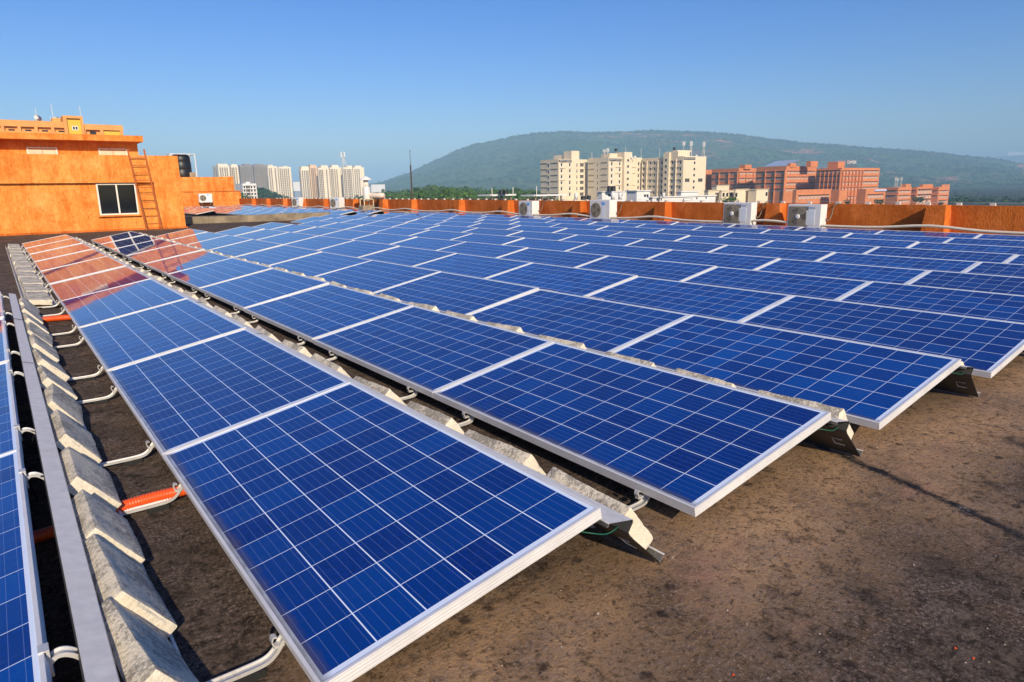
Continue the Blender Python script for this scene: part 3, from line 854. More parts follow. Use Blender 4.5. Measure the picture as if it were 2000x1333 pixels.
ac_unit(py_at(1171), 'white air conditioner with round wire grille and wide blue label', 'round', W=0.98, H=0.68, D=.36)
ac_unit(py_at(1026), 'white air conditioner with round grille and small square blue label', 'round', W=0.86, H=0.62, D=.36)
ac_unit(py_at(654), 'small distant white air conditioner between piers past the vent', 'round', W=0.9, H=0.66, D=.42, z=deck(PX, 40) + .28, rot=R(16))
ac_unit(py_at(578), 'smallest distant white air conditioner in the far third of the parapet', 'round', W=0.85, H=0.66, D=.36, z=deck(PX, 46) + .28, rot=R(16))

# ---------------------------------------------------------------- exhaust vent, elbow and mast
vy = py_at(716, PX - 0.75); vx = PX - 0.75; vz = deck(PX, vy)
t = thing('concrete_plinth', 'square concrete plinth under the exhaust vent by the parapet', 'plinth', (vx, vy, vz))
bevel(MB().box(-.35, .35, -.30, .30, 0, .52).build('plinth_block', CEMENT, t), .02)
t = thing('exhaust_vent', 'grey sheet metal exhaust vent with conical cap on a frame', 'vent', (vx + .05, vy, vz + .52))
MB().lathe([(.19, .25), (.21, .30), (.21, .95), (.17, 1.0), (.17, 1.02)], n=20).build('duct', GALV, t)
b = MB()
for k in range(4): b.tube([(.15 * math.cos(k * 1.571 + .4), .15 * math.sin(k * 1.571 + .4), 1.0), (.15 * math.cos(k * 1.571 + .4), .15 * math.sin(k * 1.571 + .4), 1.42)], .018, 0, 6)
b.lathe([(.13, 1.02), (.11, 1.38)], n=16)
b.build('cowl', TRIM, t)
MB().lathe([(.36, 1.38), (.35, 1.40), (.10, 1.56), (.02, 1.60)], n=24).build('cap', WHITEP, t)
b = MB()
for sx in (-.3, .25):
    for sy in (-.26, .26):
        b.box(sx - .02, sx + .02, sy - .02, sy + .02, 0, .36)
b.box(-.3, .25, -.28, -.24, .33, .37); b.box(-.3, .25, .24, .28, .33, .37)
b.build('stand', simple('cream_steel_frame', (.74, .66, .42), .5), t)
el = MB(); ex, ey = PX + .1, hit(743, 385, 0, PX).y
el.tube(smooth_path([(vx + .2, vy - .1, vz + 1.05), (vx + .6, vy - .8, vz + 1.05), (PX + .1, ey + .35, vz + 1.05), (PX + .12, ey + .1, vz + 1.02), (PX + .13, ey, vz + .88), (PX + .13, ey, vz + .2)], 8), .15, 0, 14)
tag(el.build('elbow_pipe', simple('cream_duct', (.80, .66, .54), .5)), 'fat cream elbow pipe bending over the parapet beside the vent', 'pipe')
my = hit(805, 390, 0, PX + 0.12).y
mt = thing('lightning_mast', 'slim dark lightning mast standing on the parapet before the hill', 'mast', (PX + 0.12, my, ptop(my)))
MB().lathe([(.055, 0), (.055, .08), (.042, .09), (.038, 1.75)], n=10).build('pole', simple('rusty_pole', (.10, .075, .06), .7, .2, .5, 8), mt)
MB().lathe([(.012, 1.75), (.010, 2.42), (.028, 2.43), (.026, 2.47), (.004, 2.50)], n=8).build('rod', simple('dull_rod', (.22, .21, .20), .5, .5), mt)

# ================================================================== ORANGE ROOF BUILDING
BY = 26.6
ob = thing('roof_building', 'orange stucco stair building with flat roof slab at the end of the rows', 'building', (0, BY, 0))
b = MB()
X0, XR = -7.0, hit(358, 400, 1, BY).x
XC = hit(306, 400, 1, BY).x
ZO = hit(150, 358, 1, BY).z; ZT = hit(200, 303, 1, BY).z
b.box(X0, XC, 0.13, 6, -0.1, ZO)                    # recessed lower wall
b.box(X0, XR, 0.0, 6, ZO + .002, ZT)                # upper storey band
b.box(XC + .002, XR, 0.002, 6, -0.1, ZO)            # corner pier
ZS0, ZS1 = hit(140, 274, 1, BY - .02).z, hit(140, 255, 1, BY - .02).z
XS = hit(279, 270, 1, BY).x
b.box(X0, XS - .12, 0.56, 6, ZT + .001, ZS0)        # set-back top storey
b.build('wall', STUCCO, ob)
MB().box(X0, XS, -0.02, 6.2, ZS0 + .001, hit(140, 262, 1, BY).z).build('roof_slab', STUCCO, ob)
b = MB(); b.box(X0, XC, -0.06 + .13, 0.128, -0.1, deck(0, 26) + .07); b.box(XC, XR + .05, -0.07, -0.002, -0.1, deck(4, 26) + .06)
b.build('skirting', PARA, ob)
# window in the recessed wall
wx0, wx1 = hit(191, 390, 1, BY + .13).x, hit(268, 390, 1, BY + .13).x
wz0, wz1 = hit(230, 420, 1, BY + .13).z, ZO - .02
def window(parent, x0, x1, z0, z1, y, fw=.05, mull=True, m=TRIM, glass=GLASS, nm='window'):
    b = MB()
    b.box(x0, x0 + fw, y - .03, y + .02, z0, z1); b.box(x1 - fw, x1, y - .03, y + .02, z0, z1)
    b.box(x0 + fw, x1 - fw, y - .03, y + .02, z0, z0 + fw); b.box(x0 + fw, x1 - fw, y - .03, y + .02, z1 - fw, z1)
    if mull:
        c = (x0 + x1) / 2
        b.box(c - fw * .5, c + fw * .5, y - .035, y + .02, z0 + fw, z1 - fw)
    f = b.build(nm, m, parent)
    MB().box(x0 + fw * .5, x1 - fw * .5, y - .008, y + .015, z0 + fw * .5, z1 - fw * .5).build('pane', glass, f)
    return f
window(ob, wx0, wx1, wz0, wz1, 0.118)
MB().box(wx0 - .06, wx1 + .06, 0.03, 0.126, wz0 - .055, wz0 - .002).build('sill', STUCCO, ob)
for a, c in ((52, 112), (192, 248)):
    x0, x1 = hit(a, 294, 1, BY + .56).x, hit(c, 294, 1, BY + .56).x
    z0, z1 = ZT - .02, hit(80, 288, 1, BY + .56).z
    f = MB()
    f.box(x0, x1, .52, .558, z1 - .04, z1); f.box(x0, x0 + .04, .52, .558, z0, z1 - .04); f.box(x1 - .04, x1, .52, .558, z0, z1 - .04)
    fo = f.build('window', TRIM, ob)
    s = MB(); c = (x0 + x1) / 2
    s.box(x0 + .04, c - .008, .538, .555, z0, z1 - .075); s.box(c + .008, x1 - .04, .538, .555, z0, z1 - .075)
    s.build('shutter', simple('cream_shutter', (.74, .62, .44), .7), fo)
MB().lathe([(.05, 0), (.05, .03), (.03, .10)], (XS + .02, .3, ZS0 + .12), 10, 0, True, 'x').build('camera_fitting', SIGNB, ob)

# ladder leaning on the building, skewed
lb, rb_ = hit(287, 452, 1, BY - .42), hit(316, 450, 1, BY - .42)
lt, rt = hit(249, 292, 1, BY - .03), hit(281, 292, 1, BY - .03)
for p in (lb, rb_): p.z = deck(4, 26)
ld = thing('ladder', 'rusty orange steel ladder leaning crooked against the stair building', 'ladder', lb)
for a, c in ((lb, lt), (rb_, rt)):
    MB().sweep([a - lb, c - lb], [(-.028, -.012), (.028, -.012), (.028, .012), (-.028, .012)]).build('rail', LADDER, ld)
for k in range(10):
    f = 0.075 + k * 0.091
    MB().tube([lb.lerp(lt, f) - lb, rb_.lerp(rt, f) - lb], .014, 0, 8).build('rung', LADDER, ld)

# far wing of the building with its own low front wall
FY = 61.5
x0, x1 = hit(300, 370, 1, FY).x, hit(459, 370, 1, FY).x
zt, zm = hit(410, 346, 1, FY).z, hit(410, 375, 1, FY).z
fw_ = thing('roof_building', 'plain orange wing at the far corner of the roof behind an air conditioner', 'building', (0, FY, 0))
b = MB(); b.box(x0, x1 - .9, .3, 8, -.2, zt); b.box(x1 - .9, x1, .18, 8, -.2, zt + .02); b.box(x0, x1 + .45, 0, .28, -.2, zm)
b.build('wall', STUCCO, fw_)
b = MB(); b.box(x0, x1 + .5, -.05, .33, zm + .001, zm + .06); b.build('coping', PARA, fw_)
q = hit(402, 388, 1, FY - .6)
t = ac_unit(0, 'distant white air conditioner on the far orange wing wall', 'round', x=q.x, z=hit(402, 396, 1, FY - .6).z, W=1.05, H=.74, D=.4, rot=R(90))
t.location.y = FY - .6

# black water tank on the far wing
q = hit(357, 345, 1, FY + 2.5)
tk = thing('water_tank', 'black plastic water tank in a white pole frame on the far wing', 'water tank', (q.x, FY + 2.5, zt))
hh = hit(357, 301, 1, FY + 2.5).z - zt
MB().lathe([(.74, 0), (.76, .08), (.76, hh * .3), (.73, hh * .32), (.76, hh * .35), (.75, hh * .62), (.72, hh * .64), (.75, hh * .67), (.73, hh * .9), (.60, hh * .95), (.30, hh)], n=28).build('tank', TANKM, tk)
b = MB()
for sx, sy in ((-.95, -.9), (.95, -.9), (.95, .9), (-.95, .9)): b.tube([(sx, sy, 0), (sx, sy, hh * .98)], .045, 0, 8)
for a, c in (((-.95, -.9), (.95, -.9)), ((.95, -.9), (.95, .9)), ((.95, .9), (-.95, .9)), ((-.95, .9), (-.95, -.9))): b.tube([(*a, hh * .97), (*c, hh * .97)], .035, 0, 8)
b.build('pole_frame', WHITEP, tk)
b = MB()
for sx in (-.62, .62): b.box(sx - .22, sx + .22, -.95, -.55, 0, .42)
b.build('feet', CEMENT, tk)

# ================================================================== BACKGROUND BUILDINGS
GZ = -18.5
class Block:
    """axis-aligned block given by the near corner's column, its right and left silhouette columns, and roof height"""
    def __init__(s, pc, D, pr, pl, pt, depth=None):
        c = at(pc, 365, D); s.cx, s.cy = c.x, c.y
        s.x1 = hit(pr, 365, 1, s.cy).x
        s.y1 = hit(pl, 365, 0, s.cx).y if pl is not None else s.cy + (depth or 15)
        if depth: s.y1 = s.cy + depth
        cc = Vector((s.cx, s.cy, 0)); k = (s.cy - CAM.y) / ray(pc, pt).y
        s.zt = CAM.z + ray(pc, pt).z * k
    def z(s, py, px=None):        # height of a picture row at the near corner
        d = ray(px or proj((s.cx, s.cy, 0))[0], py); return CAM.z + d.z * (s.cy - CAM.y) / d.y
    def xs(s, px): return hit(px, 365, 1, s.cy).x
    def yw(s, px): return hit(px, 365, 0, s.cx).y
    def box(s, b, z0=GZ, mi=0): return b.box(s.cx, s.x1, s.cy, s.y1, z0, s.zt, mi)

def win_mesh(w, h, trim=.12, hood=True, side=False):
    """window unit on a -Y wall: glass, white surround, concrete hood above; origin at its centre on the wall"""
    b = MB()
    b.box(-w / 2, w / 2, -.04, 0, -h / 2, h / 2, 0)
    if trim:
        b.box(-w / 2 - trim, -w / 2, -.08, 0, -h / 2 - trim, h / 2 + trim, 1); b.box(w / 2, w / 2 + trim, -.08, 0, -h / 2 - trim, h / 2 + trim, 1)
        b.box(-w / 2, w / 2, -.08, 0, -h / 2 - trim, -h / 2, 1); b.box(-w / 2, w / 2, -.08, 0, h / 2, h / 2 + trim, 1)
        if w > 1.6:
            for k in (1, 2): b.box(-w / 2 + w * k / 3 - .05, -w / 2 + w * k / 3 + .05, -.07, -.04, -h / 2, h / 2, 1)
    if hood: b.box(-w / 2 - .2, w / 2 + .2, -.55, 0, h / 2 + trim + .02, h / 2 + trim + .14, 2)
    return b.mesh('window', [GLASSF, TRIM, SHADEM])
W_S = win_mesh(.95, 1.25); W_N = win_mesh(.6, 1.7, .10, False); W_W = win_mesh(2.4, 1.5, .12, True); W_T = win_mesh(1.3, 1.2, .14, False)
W_D = win_mesh(1.0, 1.35, .34, True)
def south(parent, bl, mesh, px, zs):
    for z in zs: link_mesh('window', mesh, parent, (bl.xs(px), bl.cy - .005, z))
def west(parent, bl, mesh, px, zs):
    for z in zs: link_mesh('window', mesh, parent, (bl.cx - .005, bl.yw(px), z), (0, 0, R(-90)))
def ledges(parent, bl, zs, m=SHADEM, f=((0.03, .45), (.55, .97)), face='w'):
    for z in zs:
        for a, c in f:
            b = MB()
            if face == 'w': b.box(bl.cx - .35, bl.cx - .001, bl.cy + (bl.y1 - bl.cy) * a, bl.cy + (bl.y1 - bl.cy) * c, z, z + .12)
            else: b.box(bl.cx + (bl.x1 - bl.cx) * a, bl.cx + (bl.x1 - bl.cx) * c, bl.cy - .35, bl.cy - .001, z, z + .12)
            b.build('ledge', m, parent)
def roof_wall(b, bl, h=.9, t=.25, mi=0):
    """parapet ring standing on a block's roof"""
    z0, z1 = bl.zt + .002, bl.zt + h
    b.box(bl.cx + .01, bl.x1 - .01, bl.cy + .01, bl.cy + t, z0, z1, mi); b.box(bl.cx + .01, bl.x1 - .01, bl.y1 - t, bl.y1 - .01, z0, z1, mi)
    b.box(bl.cx + .01, bl.cx + t, bl.cy + t, bl.y1 - t, z0, z1, mi); b.box(bl.x1 - t, bl.x1 - .01, bl.cy + t, bl.y1 - t, z0, z1, mi)

def sign(parent, txt, x0, x1, y, z0, z1, bg=SIGNB, fg=SIGNW):
    so = MB().box(x0, x1, y - .12, y - .004, z0, z1).build('signboard', bg, parent)
    o = lettering('lettering', txt, (z1 - z0) * .78, so, ((x0 + x1) / 2, y - .14, (z0 + z1) / 2), (R(90), 0, 0), fg)
    w = max(v.co.x for v in o.data.vertices) - min(v.co.x for v in o.data.vertices)
    o.scale = ((x1 - x0) * .9 / w, 1, 1)

DA = 350.0
# three cream hostel blocks
A = Block(1091, DA, 1147, 1056, 314)
ta = thing('hostel_building', 'cream hostel block with a square stair tower, standing farthest from the terracotta hospital', 'building', (0, 0, 0), 'cream hostel blocks below the hill')
b = MB(); A.box(b); roof_wall(b, A, .7)
tw = Block(1116, DA + 6, 1131, 1101, 295); tw.box(b, A.zt + .01)
tw2 = Block(1100, DA + 12, 1112, 1081, 303); tw2.box(b, A.zt + .01)
b.build('wall', CREAM, ta)
rows = [322.5, 334.5, 346, 357.5, 369.5, 381]
zA = [A.z(p) for p in rows]
west(ta, A, W_D, 1072, [z - .3 for z in zA[:5]])
south(ta, A, W_D, 1096.5, zA[:5]); south(ta, A, W_D, 1112.5, zA); south(ta, A, W_N, 1126.5, zA[:5]); south(ta, A, W_W, 1136, zA)
ledges(ta, A, [A.z(p) for p in (318, 330, 342, 354, 366, 378)], f=((0.02, .42), (.60, .97)))
ledges(ta, A, [A.z(p) for p in (329, 353)], f=((0.03, .22),), face='s')
sign(ta, 'ADITYA SADAN', A.xs(1091.8), A.xs(1116), A.cy, A.z(317.3), A.z(312.3))

B = Block(1188, DA - 4, 1253, 1148, 310)
tb = thing('hostel_building', 'cream hostel block with a projecting stair bay, in the middle of the three', 'building', (0, 0, 0), 'cream hostel blocks below the hill')
b = MB(); B.box(b); roof_wall(b, B, .7)
b.box(B.xs(1214), B.xs(1229), B.cy - 1.6, B.cy - .003, GZ, B.z(297))
b.box(B.xs(1214), B.xs(1229), B.cy, B.cy + 7, B.zt + .01, B.z(297) - .01)
b.box(B.xs(1198), B.xs(1213), B.cy + 3, B.cy + 9, B.zt + .01, B.z(299))
b.build('wall', CREAM, tb)
zB = [B.z(p) for p in (320.5, 332.5, 344.5, 356.5, 368.5, 380)]
west(tb, B, W_N, 1167.5, zB)
for px in (1194, 1209.5, 1231, 1246): south(tb, B, W_D, px, zB)
for z in [B.z(p) for p in (313.5, 325.5, 337.5, 350, 362, 374)]: link_mesh('window', W_T, tb, (B.xs(1221.3), B.cy - 1.605, z))
ledges(tb, B, [B.z(p) for p in (317, 329, 341, 353, 365)], f=((0.04, .34), (.66, .97)))
ledges(tb, B, [B.z(p) for p in (327, 339.5, 363)], f=((0.20, .36), (.66, .80)), face='s')
sign(tb, 'ADITYA SADAN', B.xs(1189), B.xs(1213), B.cy, B.z(315), B.z(310))

Cc = Block(1333, DA - 12, 1377, 1254, 308)
tc = thing('hostel_building', 'cream hostel block with a long brown shaded side, nearest the terracotta hospital', 'building', (0, 0, 0), 'cream hostel blocks below the hill')
b = MB(); Cc.box(b); roof_wall(b, Cc, .7)
def wbox(px0, px1, out, z0, z1):
    ya, yb = Cc.yw(px1), Cc.yw(px0); b.box(Cc.cx - out, Cc.cx - .003, ya, yb, z0, z1)
wbox(1297, 1308, 1.2, GZ, Cc.z(297))
b.box(Cc.cx, Cc.cx + 9, Cc.yw(1322), Cc.yw(1297), Cc.zt + .01, Cc.z(295)); b.box(Cc.cx + 1, Cc.cx + 12, Cc.yw(1318), Cc.yw(1309), Cc.z(295) + .01, Cc.z(292.5))
for px in (1253.8, 1262.5, 1284, 1319): wbox(px, px + 1.0, .55, GZ, Cc.zt - .6)
b.build('wall', CREAM, tc)
zC = [Cc.z(p) for p in (318, 330.5, 342.5, 355, 367, 378.5)]
for px, zo in ((1256.5, 1.1), (1269.5, .9), (1277.5, .7), (1292, .5), (1312, .25), (1328, .1)): west(tc, Cc, W_D, px, [z + zo * .6 for z in zC])
for z in zC: link_mesh('window', W_T, tc, (Cc.cx - 1.205, Cc.yw(1302.5), z + 1.6), (0, 0, R(-90)))
south(tc, Cc, W_T, 1354.5, zC[:5]); south(tc, Cc, win_mesh(3.4, 1.5, .1, True), 1341.5, [Cc.z(353)]); south(tc, Cc, win_mesh(3.4, 1.5, .1, True), 1367, [Cc.z(353)])
ledges(tc, Cc, [Cc.z(p) for p in (314.5, 326.5, 339, 351, 363, 375)], f=((0.02, .14), (.20, .30), (.52, .62), (.70, .80), (.88, .985)))
sign(tc, 'ANNITYA SADAN', Cc.xs(1333.6), Cc.xs(1355.5), Cc.cy, Cc.z(312.3), Cc.z(307.5))

# antennas and tanks on the hostel roofs
def pole(px, py0, py1, D, label, r=.09, panel=False, name='antenna_pole', group='roof antennas', lattice=False):
    p = at(px, py1, D); z1 = at(px, py0, D).z
    t = thing(name, label, 'antenna', p, group)
    h = z1 - p.z
    if lattice:
        b = MB()
        for k in range(3):
            a = k * 2.094
            b.tube([(.9 * math.cos(a), .9 * math.sin(a), 0), (.12 * math.cos(a), .12 * math.sin(a), h * .72)], .06, 0, 5)
        for k in range(6):
            f = k / 6; r0 = .9 - .78 * f
            for q in range(3):
                a, c = q * 2.094, (q + 1) * 2.094
                b.tube([(r0 * math.cos(a), r0 * math.sin(a), h * .72 * f), ((r0 - .13) * math.cos(c), (r0 - .13) * math.sin(c), h * .72 * (f + 1 / 6))], .035, 0, 4)
        b.tube([(0, 0, h * .6), (0, 0, h)], .06, 0, 6)
        b.build('mast', TRIM, t)
    else:
        MB().tube([(0, 0, 0), (0, 0, h * .5), (0, 0, h)], r, 0, 6).build('mast', TRIM, t)
    if panel:
        b = MB()
        for k in range(3):
            a = k * 2.094 + .6; c, s_ = math.cos(a), math.sin(a)
            b.box(.55 * c - .16, .55 * c + .16, .55 * s_ - .12, .55 * s_ + .12, h * .66, h * .97)
        b.build('panel_antennas', WHITEW, t)
    return t
pole(1335, 277, 300, DA, 'white panel antenna mast above the shaded hostel tower', panel=True)
pole(1349, 276, 306, DA, 'lattice antenna mast with white panels, next to the black sign', panel=True, lattice=True)
pole(1374, 277, 306, DA, 'lattice antenna mast with white panels at the hostel roof corner', panel=True, lattice=True)
pole(1180, 292, 311, DA, 'short twin panel antenna on the middle hostel roof', panel=True)
pole(1187, 290, 310, DA, 'white panel antenna with drum beside the middle hostel sign', panel=True, r=.2)
pole(1156, 297, 311, DA, 'thin mast with white base between two hostel towers')
pole(1222, 288, 297, DA, 'thin whip mast on top of the projecting stair bay')
pole(1252, 292, 309, DA, 'thin mast with white base at the hostel roof step')
pole(1288, 291, 309, DA, 'thin mast on the shaded hostel roof')
def tank(px, py0, py1, D, wpx, label, m=TANKM, group='rooftop water tanks', name='water_tank', ribs=True):
    p = at(px, py1, D); h = at(px, py0, D).z - p.z; r = wpx / 2 * D / FPX
    b = MB()
    pr = [(r * .97, 0), (r, h * .06), (r, h * .28), (r * .96, h * .30), (r, h * .33), (r, h * .58), (r * .96, h * .60), (r, h * .63), (r, h * .86), (r * .7, h * .95), (r * .3, h)] if ribs else [(r, 0), (r, h * .9), (r * .8, h * .97), (r * .3, h)]
    b.lathe(pr, n=18)
    return tag(b.build(name, m, None, p), label, 'water tank', group)
tank(1203, 290.5, 296, DA, 6, 'black water tank on an open frame above the middle hostel sign')
tank(1317, 288, 296, DA - 5, 5, 'black water tank beside the shaded hostel tower top')
tank(1233, 305, 309.5, DA, 5, 'small white roof drum on the middle hostel', WHITEW)
tank(1240, 305, 309.5, DA, 5, 'small white roof drum nearer the hostel roof step', WHITEW)
tank(1360, 303, 308, DA - 5, 4, 'white drum on the sunlit hostel roof beside the sign', WHITEW)

# terracotta hospital and its wings
DG = 460.0
def band_win(parent, bl, face, px0, px1, zs, n, h=1.9):
    """strip windows: each bay a pale framed unit with a shaded head"""
    a, c = (bl.xs(px0), bl.xs(px1)) if face == 's' else (bl.yw(px1), bl.yw(px0))
    w = abs(c - a) / n
    b = MB(); ww = w * .78
    b.box(-ww / 2, ww / 2, -.05, 0, -h / 2, h * .18, 1); b.box(-ww / 2, ww / 2, -.045, 0, h * .18, h / 2, 0)  # upper strip coloured dark to paint the shadow at the window head
    for k in (-1, 0, 1): b.box(k * ww / 3 - .05, k * ww / 3 + .05, -.09, -.05, -h / 2, h / 2, 2)
    b.box(-w / 2 * .98, w / 2 * .98, -.75, 0, h / 2 + .02, h / 2 + .22, 2)
    me = b.mesh('window', [GLASSF, BAND, BRICK])
    for z in zs:
        for k in range(n):
            u = min(a, c) + w * (k + .5)
            if face == 's': link_mesh('window', me, parent, (u, bl.cy - .005, z))
            else: link_mesh('window', me, parent, (bl.cx - .005, u, z), (0, 0, R(-90)))
def fins(parent, bl, px_list, face, z0, z1, out=.9):
    for px in px_list:
        b = MB()
        if face == 's': x = bl.xs(px); b.box(x - .25, x + .25, bl.cy - out, bl.cy - .004, z0, z1)
        else: y = bl.yw(px); b.box(bl.cx - out, bl.cx - .004, y - .25, y + .25, z0, z1)
        b.build('fin', BRICK, parent)
G1 = Block(1441, DG + 50, 1476, 1389, 331)
g1 = thing('hospital_wing', 'terracotta wing with a dark shaded face rising beside the cream hostel', 'building', (0, 0, 0), 'terracotta hospital wings')
b = MB(); G1.box(b); roof_wall(b, G1, .8)
q = Block(1453, DG + 52, 1466, 1442, 322); q.box(b, G1.zt + .01)
q = Block(1377, DG + 75, 1392, 1370, 332); q.box(b)
b.build('wall', BRICK, g1)
zz = [G1.z(p) for p in (339, 351, 363, 375)]
band_win(g1, G1, 'w', 1391, 1439, zz, 8); band_win(g1, G1, 's', 1442, 1474, zz, 5)
fins(g1, G1, (1404, 1423, 1440), 'w', GZ, G1.zt - 1.5); fins(g1, G1, (1441.5, 1455, 1469), 's', GZ, G1.zt - 1.5)
G2 = Block(1533, DG + 12, 1592, 1475, 327)
g2 = thing('hospital_wing', 'terracotta wing carrying a tilted roof array, in the middle of the hospital', 'building', (0, 0, 0), 'terracotta hospital wings')
b = MB(); G2.box(b); roof_wall(b, G2, .8)
q = Block(1541, DG + 14, 1552, 1536, 319); q.box(b, G2.zt + .01)
q = Block(1580, DG + 14, 1594, 1571, 315); q.box(b, G2.zt + .01)
b.build('wall', BRICK, g2)
zz = [G2.z(p) for p in (337, 348.5, 360, 371.5)]
band_win(g2, G2, 'w', 1477, 1531, zz, 9); band_win(g2, G2, 's', 1535, 1590, zz, 8)
fins(g2, G2, (1494, 1513, 1532), 'w', GZ, G2.zt - 1.5)
# roof array on the middle wing
b = MB()
ya, yb = G2.yw(1486), G2.yw(1530)
b.add([(G2.cx + 1, yb, G2.zt + 1.0), (G2.cx + 1, ya, G2.zt + 1.0), (G2.cx + 18, ya, G2.zt + 5.2), (G2.cx + 18, yb, G2.zt + 5.2)], [(0, 1, 2, 3), (3, 2, 1, 0)])
for k in range(5):
    y = yb + (ya - yb) * k / 4
    b.box(G2.cx + 17, G2.cx + 17.3, y - .2, y + .2, G2.zt, G2.zt + 4.7, 1); b.box(G2.cx + 2, G2.cx + 2.3, y - .2, y + .2, G2.zt, G2.zt + 1.1, 1)
tag(b.build('roof_solar_array', [CELLS, SHADEM]), 'large tilted solar array on the middle terracotta wing roof', 'solar array')
G3 = Block(1641, DG - 10, 1715, 1592, 330)
g3 = thing('hospital_wing', 'tall terracotta wing with gridded fins below the white rooftop letters', 'building', (0, 0, 0), 'terracotta hospital wings')
b = MB(); G3.box(b); roof_wall(b, G3, .6)
q = Block(1633, DG + 8, 1646, 1613, 316); q.box(b, G3.zt + .01)
b.build('wall', BRICK, g3)
zz = [G3.z(p) for p in (336, 347, 358.5, 369.5)]
band_win(g3, G3, 's', 1643, 1680, zz + [G3.z(387)], 6); band_win(g3, G3, 's', 1681, 1713, zz, 5); band_win(g3, G3, 'w', 1594, 1639, zz, 6, 2.4)
fins(g3, G3, (1642, 1648.5, 1655, 1661.5, 1668, 1674.5, 1680.5), 's', GZ, G3.zt - 1.0, 1.1); fins(g3, G3, (1601, 1609, 1617, 1625, 1633, 1640), 'w', GZ, G3.zt - 1.5)
gs = thing('rooftop_sign', 'big white letters on a frame above the terracotta hospital roof', 'sign', (0, 0, 0))
x0, x1 = G3.xs(1652.5), G3.xs(1671); z0, z1 = G3.z(320.5), G3.z(313.5)
b = MB()
for k in range(6):
    x = x0 + (x1 - x0) * k / 5; b.box(x - .1, x + .1, G3.cy + 1, G3.cy + 1.2, G3.zt, z1)
for k in range(3): z = z0 + (z1 - z0) * k / 2; b.box(x0, x1, G3.cy + .98, G3.cy + .995, z - .08, z + .08)
b.build('frame', simple('rust_red_frame', (.22, .07, .05), .7), gs)
o = lettering('lettering', 'GIMSR', (z1 - z0) * 1.25, gs, ((x0 + x1) / 2, G3.cy + .8, (z0 + z1) / 2), (R(90), 0, 0), SIGNW)
w_ = max(v.co.x for v in o.data.vertices) - min(v.co.x for v in o.data.vertices); o.scale = ((x1 - x0) * .95 / w_, 1, 1)
# low front pavilions
for k, (pc, pr, pl, pt, lab, D) in enumerate(((1556, 1625, 1549, 373, 'low terracotta pavilion standing before the middle hospital wing', DG - 60), (1640, 1656, 1624, 373.5, 'small terracotta link block at the foot of the gridded wing', DG - 55),
                                              (1692, 1731, 1676, 371, 'low terracotta pavilion with a blue signboard near the roadside', DG - 50))):
    g = Block(pc, D, pr, pl, pt)
    t = thing('hospital_pavilion', lab, 'building', (0, 0, 0), 'low terracotta pavilions')
    b = MB(); g.box(b); roof_wall(b, g, .5); b.build('wall', BRICK, t)
    if k != 1: band_win(t, g, 's', pc + 4, pr - 4, [g.z(386 if k == 0 else 384)], 8 if k == 0 else 5, 2.4)
    if k == 2: MB().box(g.xs(1708), g.xs(1730), g.cy - .8, g.cy - .003, g.z(374.5), g.z(371)).build('signboard', simple('pale_blue_board', (.55, .62, .85), .5), t)
# three smaller campus blocks to the side
DR = 500.0
for k, (pc, pr, pl, pt, lab) in enumerate(((1755, 1781, 1731, 368, 'small terracotta campus block with antennas on its roof'), (1792, 1823, 1780, 367.5, 'small terracotta campus block with tall narrow windows'), (1834, 1855, 1822, 367, 'terracotta campus block at the end beside open woodland'))):
    g = Block(pc, DR + 12 * k, pr, pl, pt)
    t = thing('campus_block', lab, 'building', (0, 0, 0), 'small terracotta campus blocks')
    b = MB(); g.box(b); roof_wall(b, g, .6)
    q = Block(pc + 14 - 4 * k, DR + 12 * k + 8, pr - 2 + k, pc + 4, pt - 8 + k); q.box(b, g.zt + .01)
    b.build('wall', BRICK, t)
    band_win(t, g, 's', pc + 2, pr - 2, [g.z(p) for p in (375, 385, 394)], 5, 2.2 if k != 1 else 4.0); band_win(t, g, 'w', pl + 1, pc - 1, [g.z(p) for p in (374, 384)], 4)
for px, py0 in ((1748, 346), (1752, 347.5), (1759, 346)):
    pole(px, py0, 367, DR + 10, f'white lattice mast on the small campus block, {"nearest the hospital" if px == 1748 else ("middle of three" if px == 1752 else "farthest from the hospital")}', r=.18, panel=True, lattice=True, group='campus block masts')

# white service roofs and cream low houses below the hostels
def lowbox(name, lab, pc, D, pr, pl, pt, m, extra=None, group=None):
    g = Block(pc, D, pr, pl, pt)
    t = thing(name, lab, 'building', (0, 0, 0), group)
    b = MB(); g.box(b)
    b.box(g.cx - .3, g.x1 + .3, g.cy - .3, g.y1 + .3, g.zt + .002, g.zt + .22)
    b.build('wall', m, t)
    if extra: extra(t, g)
    return t
def slots(pxs, py, w=1.0, h=.8):
    def f(t, g):
        for p in pxs: MB().box(-w / 2, w / 2, -.05, 0, -h / 2, h / 2).build('window', GLASSF, t, (g.xs(p), g.cy - .004, g.z(py)))
    return f
lowbox('service_building', 'long white flat-roofed service building just over the parapet', 1275, 150, 1398, 1268, 387, WHITEW, slots((1284, 1288, 1292, 1362, 1380), 390.5, .35, .5), 'white service buildings')
lowbox('service_building', 'white roof block below the middle hostel, carrying black tanks', 1176, 190, 1222, 1168, 376, WHITEW, slots((1190, 1214), 382, .8, .6), 'white service buildings')
lowbox('service_building', 'white plant room with dark slots below the stair bay', 1244, 170, 1270, 1224, 374, WHITEW, slots((1260, 1265), 383, .7, .6), 'white service buildings')
lowbox('service_building', 'white plant room with a duct before the shaded hostel', 1331, 160, 1364, 1324, 376, WHITEW, slots((1350, 1358), 384.5, .5, .4), 'white service buildings')
g = Block(1330, 149, 1356, None, 389, 1)
t = thing('small_sign', 'small white framed signboard on the long service roof', 'sign', (0, 0, 0))
